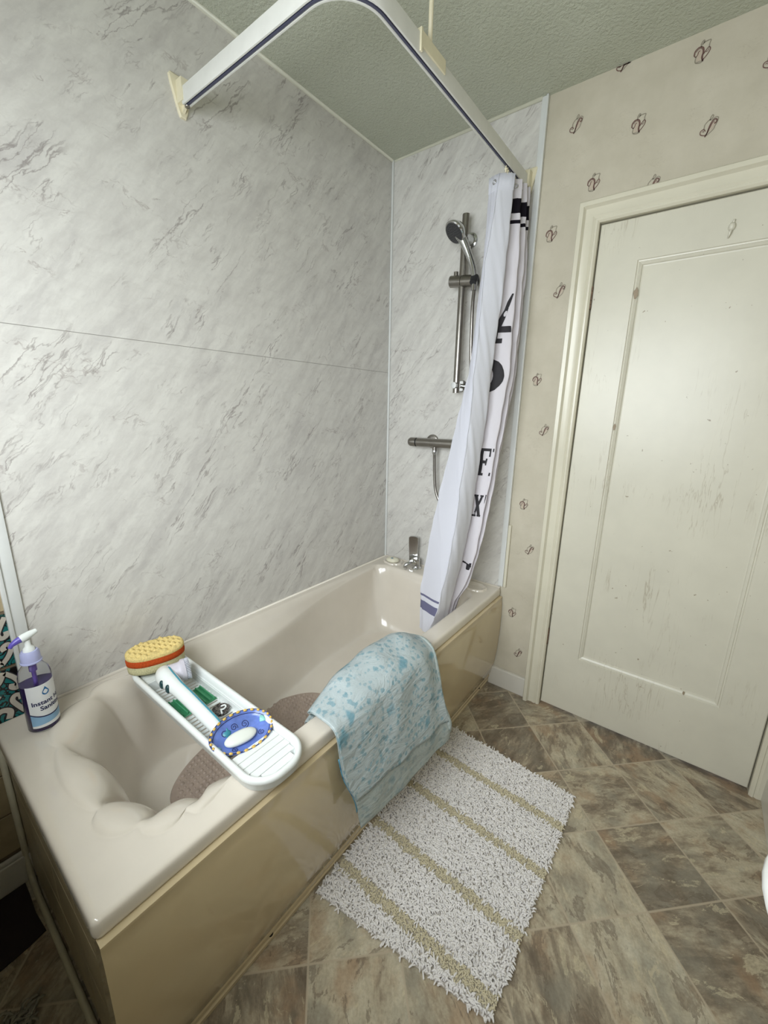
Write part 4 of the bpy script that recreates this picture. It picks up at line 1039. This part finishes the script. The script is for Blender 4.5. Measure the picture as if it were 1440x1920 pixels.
sb = thing('soap_bar', 'worn white oval soap bar in the blue painted dish', 'soap', (0.566, -1.32, 0.54))
bm = bmesh.new(); rings = []; cs = (0.008, -0.006); prev = None
for r, h in ((0.0, 0.0), (0.75, 0.0015), (0.97, 0.006), (1.0, 0.0095), (0.92, 0.0135), (0.6, 0.0165), (0.0, 0.0175)):
    ring = [bm.verts.new(dish(cs[0]+0.0185*r*math.cos(2*PI*k/40), cs[1]+0.0400*r*math.copysign(abs(math.sin(2*PI*k/40))**0.8, math.sin(2*PI*k/40)), 0.0062+h)) for k in range(40)] if r > 0 else [bm.verts.new(dish(cs[0], cs[1], 0.0062+h))]
    if prev:
        for k in range(40):
            if len(prev) == 1: bm.faces.new((prev[0], ring[k], ring[(k+1) % 40]))
            elif len(ring) == 1: bm.faces.new((prev[k], prev[(k+1) % 40], ring[0]))
            else: bm.faces.new((prev[k], prev[(k+1) % 40], ring[(k+1) % 40], ring[k]))
    prev = ring
bm_obj('soap_body', bm, plain('white_soap', rgb(226, 230, 222), 0.35, 0.01), sb, True)

# ---------------------------------------------------------------- hand sanitizer bottle
bo = thing('pump_bottle', 'clear pump bottle of purple hand sanitizer on the near corner of the bath deck', 'bottle', (0.098, -1.600, HB))
BC = Vector((0.098, -1.600)); BR = 0.0335; BZ = HB+0.0006
def shell(prof, rx=1.0): return prof
t = NT('clear_plastic'); t.p(color=(0.96, 0.96, 1, 1), rough=0.06, trans=1.0, ior=1.12); M_clear = t.m
t = NT('purple_gel'); t.p(color=rgb(48, 34, 84), rough=0.12, spec=0.5); M_gel = t.m
bm = bmesh.new(); lathe(bm, [(0.0, 0.0), (BR-0.003, 0.0), (BR, 0.004), (BR, 0.150), (BR-0.004, 0.166), (BR-0.014, 0.180), (0.0145, 0.187), (0.0140, 0.196)], (*BC, BZ), (0, 0, 1), 48)
bm_obj('bottle_body', bm, M_clear, bo, True, angle=60)
bm = bmesh.new(); lathe(bm, [(0.0, 0.002), (BR-0.005, 0.002), (BR-0.0018, 0.006), (BR-0.0018, 0.128), (0.0, 0.128)], (*BC, BZ), (0, 0, 1), 48); bm_obj('gel', bm, M_gel, bo, True, angle=40)
bm = bmesh.new(); tube(bm, [(BC.x, BC.y, BZ+0.120), (BC.x, BC.y, BZ+0.205)], 0.0042, 10); tube(bm, [(BC.x, BC.y, BZ+0.160), (BC.x, BC.y, BZ+0.188)], 0.0075, 12); bm_obj('dip_tube', bm, plain('violet_tube', rgb(104, 84, 160), 0.4), bo, True, angle=40)
M_lil = plain('lilac_plastic', rgb(178, 182, 222), 0.35)
bm = bmesh.new(); lathe(bm, [(0.018, 0.186), (0.0222, 0.186), (0.0222, 0.189), (0.0205, 0.190), (0.0195, 0.212), (0.0165, 0.217), (0.0, 0.217)], (*BC, BZ), (0, 0, 1), 40); bm_obj('collar', bm, M_lil, bo, True, angle=35)
bm = bmesh.new(); lathe(bm, [(0.0, 0.217), (0.0125, 0.217), (0.011, 0.226), (0.0065, 0.230), (0.006, 0.246), (0.0, 0.246)], (*BC, BZ), (0, 0, 1), 30)
hdv = Vector((0.10, -0.95, 0)).normalized()
q = lambda d, z: Vector((BC.x, BC.y, BZ)) + hdv*d + Vector((0, 0, z))
tube(bm, [q(-0.022, 0.262), q(-0.010, 0.259), q(0.004, 0.255), q(0.012, 0.253)], [0.0055, 0.0085, 0.0100, 0.0090], 14)
bm_obj('pump_head', bm, M_white, bo, True, angle=50)
bm = bmesh.new(); tube(bm, [q(0.011, 0.2535), q(0.020, 0.251), q(0.030, 0.246), q(0.034, 0.240)], [0.0088, 0.0075, 0.0055, 0.0045], 14); bm_obj('nozzle', bm, plain('violet_gel_tip', rgb(98, 86, 180), 0.3), bo, True, angle=50)
LR = BR+0.0005; LA0, LA1 = math.radians(-52), math.radians(88); LZ0, LZ1 = 0.014, 0.132
def cylp(a, z, lift=0.0): return Vector((BC.x+(LR+lift)*math.cos(a), BC.y+(LR+lift)*math.sin(a), BZ+z))
def cyl_patch(name, mat, a0, a1, zf0, zf1, lift, parent, n=36, m=6):
    vs = []; fs = []
    for i in range(n+1):
        a = a0+(a1-a0)*i/n
        for j in range(m+1): z0, z1 = zf0(i/n), zf1(i/n); vs.append(cylp(a, z0+(z1-z0)*j/m, lift))
    for i in range(n):
        for j in range(m): fs.append((i*(m+1)+j, (i+1)*(m+1)+j, (i+1)*(m+1)+j+1, i*(m+1)+j+1))
    return py_obj(name, vs, fs, mat, parent, True, recalc=False)
lab = cyl_patch('label', plain('white_label', rgb(232, 234, 236), 0.45, 0.01), LA0, LA1, lambda u: LZ0, lambda u: LZ1, 0.0, bo)
M_nvy = plain('label_navy', rgb(34, 40, 84), 0.45); 
wave = lambda u: 0.052-0.012*math.sin(u*PI*0.9)
cyl_patch('label_wave', plain('label_pale_blue', rgb(142, 182, 216), 0.45), LA0, LA1, lambda u: LZ0+0.006+0.006*u, lambda u: wave(u), 0.0002, lab)
cyl_patch('label_wave', M_nvy, LA0, LA1, lambda u: wave(u), lambda u: wave(u)+0.0035, 0.0003, lab)
def cyl_poly(name, pts, a0, z0, sc, mat, lift):
    bm = bmesh.new(); bm.faces.new([bm.verts.new(cylp(a0+p[0]*sc/LR, z0+p[1]*sc, lift)) for p in pts]); return bm_obj(name, bm, mat, lab, False)
drop = [(0, 1)] + [(0.62*math.sin(a)*1.0, -0.25-0.62*math.cos(a)) for a in [PI*0.72-k*(PI*1.44)/16 for k in range(17)]]
cyl_poly('drop_logo', drop, math.radians(16), LZ1-0.020, 0.0125, plain('label_blue', rgb(40, 110, 164), 0.45), 0.0004)
def text_mesh(body, size, fn, mat, parent, name, bold=0.0):
    cu = bpy.data.curves.new('t', 'FONT'); cu.body = body; cu.size = size; cu.offset = bold; cu.resolution_u = 3
    ob = bpy.data.objects.new('t', cu); COL.objects.link(ob); dg = bpy.context.evaluated_depsgraph_get(); me = bpy.data.meshes.new_from_object(ob.evaluated_get(dg))
    bpy.data.objects.remove(ob)
    bm = bmesh.new(); bm.from_mesh(me)
    bmesh.ops.subdivide_edges(bm, edges=[e for e in bm.edges if e.calc_length() > size*0.15], cuts=2)
    bmesh.ops.triangulate(bm, faces=bm.faces)
    for v in bm.verts: v.co = fn(v.co.x, v.co.y)
    o = bm_obj(name, bm, mat, parent); return o
text_mesh('Instant Hand', 0.0165, lambda x, y: cylp(LA0+0.22+x/LR, 0.078+y, 0.0006), M_nvy, lab, 'label_text', 0.0004)
text_mesh('Sanitizer', 0.0165, lambda x, y: cylp(LA0+0.68+x/LR, 0.062+y, 0.0006), M_nvy, lab, 'label_text', 0.0004)

# ---------------------------------------------------------------- folded patterned sheet hung over the bath edge
def sheet_mat(name, a, spotc, strength=1.0, trans=0.35, alpha=1.0):
    t = NT(name); o = t.co()
    col = a; base = t.mix(t.noise(o, 9, 3), a, tuple(c*1.08 for c in a[:3])+(1,))
    for sc, lo, hi, am, ofs in ((52, 0.28, 0.44, 0.6, 0), (15, 0.22, 0.38, 0.72, 3), (80, 0.30, 0.40, 0.4, 6)):
        w = t.n('ShaderNodeTexVoronoi'); w.inputs['Scale'].default_value = sc; w.inputs['Randomness'].default_value = 1.0
        wob = t.noise(o, sc*1.6, 2, out='Color'); mv = t.n('ShaderNodeVectorMath'); mv.operation = 'SCALE'; t.l(wob, mv.inputs[0]); mv.inputs['Scale'].default_value = 0.85/sc
        ad = t.n('ShaderNodeVectorMath'); ad.operation = 'ADD'; t.l(t.mapv(o, loc=(ofs, ofs, ofs)), ad.inputs[0]); t.l(mv.outputs[0], ad.inputs[1]); t.l(ad.outputs[0], w.inputs['Vector'])
        m = t.ramp(w.outputs['Distance'], [(lo, 1.0), (hi, 0.0)])
        keep = t.ramp(t.sep(w.outputs['Color'])[0], [(0.30, 0.0), (0.32, 1.0)] if sc == 52 else [(0.62, 0.0), (0.64, 1.0)])
        c2 = spotc if sc != 15 else tuple(c*f for c, f in zip(spotc[:3], (0.75, 0.95, 1.0)))+(1,)
        base = t.mix(t.math('MULTIPLY', t.math('MULTIPLY', m, keep), am*strength), base, c2)
    t.p(color=base, rough=0.28, spec=0.5)
    t.bump(t.noise(t.mapv(o, sc=(1, .7, 1.6)), 16, 5, 0.6, 0.6), 0.6, 0.02)
    tr = t.n('ShaderNodeBsdfTranslucent'); t.l(base, tr.inputs[0]); mx = t.n('ShaderNodeMixShader'); mx.inputs[0].default_value = trans
    t.l(t.b.outputs[0], mx.inputs[1]); t.l(tr.outputs[0], mx.inputs[2])
    if alpha < 1:
        tp_ = t.n('ShaderNodeBsdfTransparent'); m2 = t.n('ShaderNodeMixShader'); m2.inputs[0].default_value = alpha; t.l(tp_.outputs[0], m2.inputs[1]); t.l(mx.outputs[0], m2.inputs[2]); t.l(m2.outputs[0], t.t.nodes['Material Output'].inputs[0])
    else: t.l(mx.outputs[0], t.t.nodes['Material Output'].inputs[0])
    return t.m
M_sheet = sheet_mat('frosted_blotched_sheet', rgb(206, 217, 219), rgb(122, 176, 192)); M_sheet2 = sheet_mat('frosted_under_sheet', rgb(204, 214, 212), rgb(128, 164, 176), 0.6)
M_sheet3 = sheet_mat('bright_blue_corner', rgb(120, 186, 212), rgb(20, 120, 176), 1.0)
PR = {0.0: [(-1.135, .585, .440), (-1.140, .600, .492), (-1.146, .622, .522), (-1.150, .655, .527), (-1.150, .690, .526), (-1.150, .712, .508), (-1.147, .722, .450), (-1.140, .736, .375), (-1.117, .750, .300), (-1.105, .752, .240), (-1.096, .755, .186)],
      0.25: [(-1.03, .568, .450), (-1.03, .575, .505), (-1.03, .592, .548), (-1.03, .632, .562), (-1.03, .680, .550), (-1.03, .716, .520), (-1.02, .732, .455), (-1.01, .748, .375), (-1.00, .764, .300), (-.995, .768, .240), (-.985, .768, .188)],
      0.5: [(-.91, .560, .455), (-.91, .568, .512), (-.91, .588, .566), (-.91, .630, .582), (-.91, .680, .568), (-.91, .722, .532), (-.905, .742, .460), (-.90, .760, .380), (-.90, .776, .300), (-.89, .780, .240), (-.88, .780, .192)],
      0.78: [(-.76, .562, .460), (-.76, .570, .514), (-.76, .588, .560), (-.76, .628, .578), (-.76, .680, .566), (-.765, .728, .536), (-.765, .754, .465), (-.76, .772, .385), (-.765, .788, .300), (-.76, .793, .250), (-.75, .793, .205)],
      1.0: [(-.655, .590, .470), (-.655, .598, .505), (-.655, .612, .530), (-.660, .650, .538), (-.668, .690, .536), (-.680, .722, .520), (-.700, .752, .455), (-.705, .778, .375), (-.692, .800, .300), (-.684, .802, .255), (-.676, .802, .212)]}
def sheet_pt(s, t):
    ks = sorted(PR); i = 0
    while i < len(ks)-2 and s > ks[i+1]: i += 1
    def at(kk, t):
        A = PR[kk]; q = t*(len(A)-1); j = max(0, min(int(q), len(A)-2)); f = q-j
        p = [Vector(A[max(0, min(len(A)-1, j+d))]) for d in (-1, 0, 1, 2)]
        return 0.5*((2*p[1])+(p[2]-p[0])*f+(2*p[0]-5*p[1]+4*p[2]-p[3])*f*f+(-p[0]+3*p[1]-3*p[2]+p[3])*f**3)
    f = max(0, (s-ks[i])/(ks[i+1]-ks[i])); v = [at(ks[max(0, min(len(ks)-1, i+d))], t) for d in (-1, 0, 1, 2)]
    lin_ = v[1].lerp(v[2], f); cr = 0.5*((2*v[1])+(v[2]-v[0])*f+(2*v[0]-5*v[1]+4*v[2]-v[3])*f*f+(-v[0]+3*v[1]-3*v[2]+v[3])*f**3)
    p = lin_.lerp(cr, 0.5); return Vector((p.y, p.x, p.z))
def wr(s, t):
    g = sm((t-0.1)/0.2)
    return 0.0018*math.sin(s*23+t*5) + 0.0014*math.sin(s*9-t*21) + 0.0035*max(0, math.sin(s*7.5+t*9.0-1.2))**6*g + 0.003*max(0, math.sin(s*5.0-t*8+2.2))**8*g
def sheet(name, mat, s0, s1, t0, t1, off, ns=70, nt=60, parent=None, kd=None):
    vs = []; fs = []
    for i in range(ns+1):
        s = s0+(s1-s0)*i/ns
        for j in range(nt+1):
            tt = t0+((t1(s) if callable(t1) else t1)-t0)*j/nt; p = sheet_pt(s, tt)
            a = sheet_pt(min(1, s+.01), tt)-sheet_pt(max(0, s-.01), tt); b = sheet_pt(s, min(1, tt+.01))-sheet_pt(s, max(0, tt-.01)); n = a.cross(b).normalized()
            if n.dot(Vector((0.6, 0, 0.8))) < 0: n = -n
            if tt < 0.08: n = Vector((-1, 0, 0.2)).normalized()
            vs.append(p + n*(off+wr(s, tt)*(1 if off > 0 else .7)))
    for i in range(ns):
        for j in range(nt): fs.append((i*(nt+1)+j, (i+1)*(nt+1)+j, (i+1)*(nt+1)+j+1, i*(nt+1)+j+1))
    o = py_obj(name, vs, fs, mat, parent, True, recalc=False); m = o.modifiers.new('so', 'SOLIDIFY'); m.thickness = 0.0016; m.offset = 0; return o
fs_ = thing('draped_sheet', 'folded frosted plastic sheet with aqua blots draped over the front edge of the bath', 'plastic sheet', (0.70, -0.9, 0.52))
sheet('outer_fold', M_sheet, 0.0, 1.0, 0.0, lambda s: 0.80+0.006*math.sin(s*20), 0.0095, parent=fs_)
sheet('under_fold', M_sheet2, 0.0, 1.0, 0.1, lambda s: 1.0-0.01*s, 0.003, parent=fs_)
o = sheet('inner_fold', M_sheet3, -0.0, 0.09, 0.62, lambda s: 0.90-0.9*s, -0.004, 10, 20, parent=fs_); o['label'] = 'bright blue corner of the innermost fold'
# rolled far edge of the folded sheet
bm = bmesh.new()
pts = []
for k in range(26):
    tt = 0.06+0.86*k/25; p = sheet_pt(0.985, tt); pts.append(p+Vector((0.004, 0.004, 0.003)))
tube(bm, pts, [0.0085+0.002*math.sin(k*0.9) for k in range(26)], 10); bm_obj('rolled_edge', bm, M_sheet2, fs_, True)

# ---------------------------------------------------------------- shaggy rug
rg = thing('bath_rug', 'white chenille bath rug with four beige stripes on the floor beside the tub', 'rug', (0.94, -0.81, 0.0))
def rug_xy(u, v):      # u across 0..1 (x), v along 0..1 (far to near)
    x0, x1 = 0.690, 1.186; 
    a = Vector((0.688, -0.408)); b = Vector((1.186, -0.432)); c = Vector((1.178, -1.140)); d = Vector((0.684, -1.204))
    return a.lerp(b, u).lerp(d.lerp(c, u), v)
def stripe_v(v, u):
    y = rug_xy(u, v).y
    for ys in (-0.562+(-0.016*u), -0.748-0.010*u, -0.938-0.012*u, -1.104-0.006*u):
        if abs(y-ys) < 0.0180: return True
    return False
bm = bmesh.new(); n = 30; g = [[bm.verts.new((*rug_xy(i/20, j/n), 0.004+0.0*0)) for i in range(21)] for j in range(n+1)]
for j in range(n):
    for i in range(20): bm.faces.new((g[j][i], g[j][i+1], g[j+1][i+1], g[j+1][i]))
r_ = bmesh.ops.extrude_face_region(bm, geom=bm.faces[:]); 
for v in r_['geom']:
    if isinstance(v, bmesh.types.BMVert): v.co.z = 0.0008
M_rugb = plain('rug_backing', rgb(190, 182, 170), 0.95, 0.05, 90); bm_obj('backing', bm, M_rugb, rg, False)
def tufts(name, test, mat, step, L, R, par, seed, zb=0.004, xy=rug_xy, du=0.5, dv=0.76):
    random.seed(seed); vs = []; fs = []; nu = int(du/step); nv = int(dv/step); NS = 5
    for i in range(nu):
        for j in range(nv):
            u = (i+random.uniform(0.05, .95))/nu; v = (j+random.uniform(0.05, .95))/nv
            if test(v, u): continue
            p = xy(u, v); a = random.uniform(0, 2*PI); ln = L*random.uniform(.75, 1.25); r = R*random.uniform(.85, 1.15)
            el = random.uniform(0.35, 1.05)
            eu = (0.022-u*du)*(u*du < 0.022) ; ed = ((1-u)*du < 0.022)
            d = Vector((math.cos(a)*math.cos(el), math.sin(a)*math.cos(el), math.sin(el)))
            if ed: d.x = abs(d.x)*.8
            base = Vector((p.x, p.y, zb)); mid = base + d*ln*0.55 + Vector((0, 0, ln*0.12)); tip = mid + Vector((d.x, d.y, d.z*0.1-0.25))*ln*0.45
            u1, v1 = frame_axes(d); b0 = len(vs)
            for q, k in ((base, 0.9), (mid, 1.0), (tip, 0.85)):
                for m in range(NS): t_ = 2*PI*m/NS; vs.append(q+(u1*math.cos(t_)+v1*math.sin(t_))*r*k)
            vs.append(tip+(tip-mid).normalized()*r*0.9)
            for s in range(2):
                for m in range(NS): fs.append((b0+s*NS+m, b0+s*NS+(m+1) % NS, b0+(s+1)*NS+(m+1) % NS, b0+(s+1)*NS+m))
            for m in range(NS): fs.append((b0+2*NS+m, b0+2*NS+(m+1) % NS, b0+3*NS))
    o = py_obj(name, vs, fs, mat, par, True, recalc=False); o['kind'] = 'stuff'; return o
def yarn(name, c):
    t = NT(name); o = t.co(); t.p(color=t.mix(t.noise(o, 10, 3), c, tuple(x*0.9 for x in c[:3])+(1,)), rough=0.95, spec=0.1); return t.m
M_yarn = yarn('white_chenille', rgb(240, 236, 233)); M_yarnb = yarn('beige_chenille', rgb(214, 204, 176))
tufts('pile', stripe_v, M_yarn, 0.0049, 0.0155, 0.0023, rg, 1)
tufts('stripe_pile', lambda v, u: not stripe_v(v, u), M_yarnb, 0.0040, 0.0090, 0.0018, rg, 2)
# corner of a second, grey fringed mat near the end of the bath
r2 = thing('bath_rug', 'corner of a grey tufted rug on the floor past the near end of the tub', 'rug', (0.42, -1.87, 0.0))
xy2 = lambda u, v: Vector((0.345, -1.748)).lerp(Vector((0.66, -1.955)), u) + (Vector((0.285, -1.95))-Vector((0.345, -1.748)))*v
bm = bmesh.new(); c4 = [xy2(0, 0), xy2(1, 0), xy2(1, 1), xy2(0, 1)]
f = bm.faces.new([bm.verts.new((p.x, p.y, 0.006)) for p in c4]); e_ = bmesh.ops.extrude_face_region(bm, geom=[f])
for v in e_['geom']:
    if isinstance(v, bmesh.types.BMVert): v.co.z = 0.001
bm_obj('backing', bm, M_rugb, r2, False)
tufts('pile', lambda v, u: False, yarn('grey_chenille', rgb(150, 146, 132)), 0.0085, 0.028, 0.0032, r2, 4, 0.006, xy2, 0.38, 0.21)
# thin dark maroon floor patch in the corner by the end of the bath
dm = thing('dark_floor_patch', 'thin dark maroon patch on the floor in the corner by the bath end', 'vinyl offcut', (0.1, -1.75, 0.0))
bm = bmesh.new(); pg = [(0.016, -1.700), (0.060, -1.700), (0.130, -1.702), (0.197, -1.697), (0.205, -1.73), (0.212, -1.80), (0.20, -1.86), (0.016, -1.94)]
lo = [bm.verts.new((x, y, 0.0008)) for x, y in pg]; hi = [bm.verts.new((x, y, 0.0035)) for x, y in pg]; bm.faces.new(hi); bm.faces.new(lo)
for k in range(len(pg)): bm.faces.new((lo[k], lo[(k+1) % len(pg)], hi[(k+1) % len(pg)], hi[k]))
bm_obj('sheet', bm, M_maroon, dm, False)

# ---------------------------------------------------------------- small wall-hung basin at the right edge
wb = thing('hand_basin', 'white ceramic hand basin on the right wall, only its rounded lip in view', 'basin', (XR, -1.225, 0.8))
M_cer = plain('white_ceramic', rgb(226, 226, 222), 0.1, 0.01)
def half(r, z, n=28):
    return [(XR-0.001-max(0.0, 0.241*r*math.sin(PI*k/n)), -1.225-0.205*r*math.cos(PI*k/n), z) for k in range(n+1)]
rings = [half(0.30, 0.62), half(0.52, 0.66), half(0.74, 0.71), half(0.90, 0.755), half(0.985, 0.785), half(1.0, 0.795), half(0.99, 0.803), half(0.94, 0.806), half(0.88, 0.80), half(0.78, 0.76), half(0.55, 0.715), half(0.25, 0.70)]
vs = [p for r in rings for p in r]; n = len(rings[0]); fs = []
for i in range(len(rings)-1):
    for k in range(n-1): fs.append((i*n+k, i*n+k+1, (i+1)*n+k+1, (i+1)*n+k))
fs.append(tuple(range(n))); fs.append(tuple(range((len(rings)-1)*n, len(rings)*n)))
py_obj('bowl', vs, fs, M_cer, wb, True)
bm = bmesh.new(); tube(bm, [(XR-0.04, -1.225, 0.806), (XR-0.04, -1.225, 0.86), (XR-0.055, -1.225, 0.875), (XR-0.10, -1.225, 0.87), (XR-0.11, -1.225, 0.855)], 0.011, 14); bm_obj('basin_tap', bm, M_chrome, wb, True)
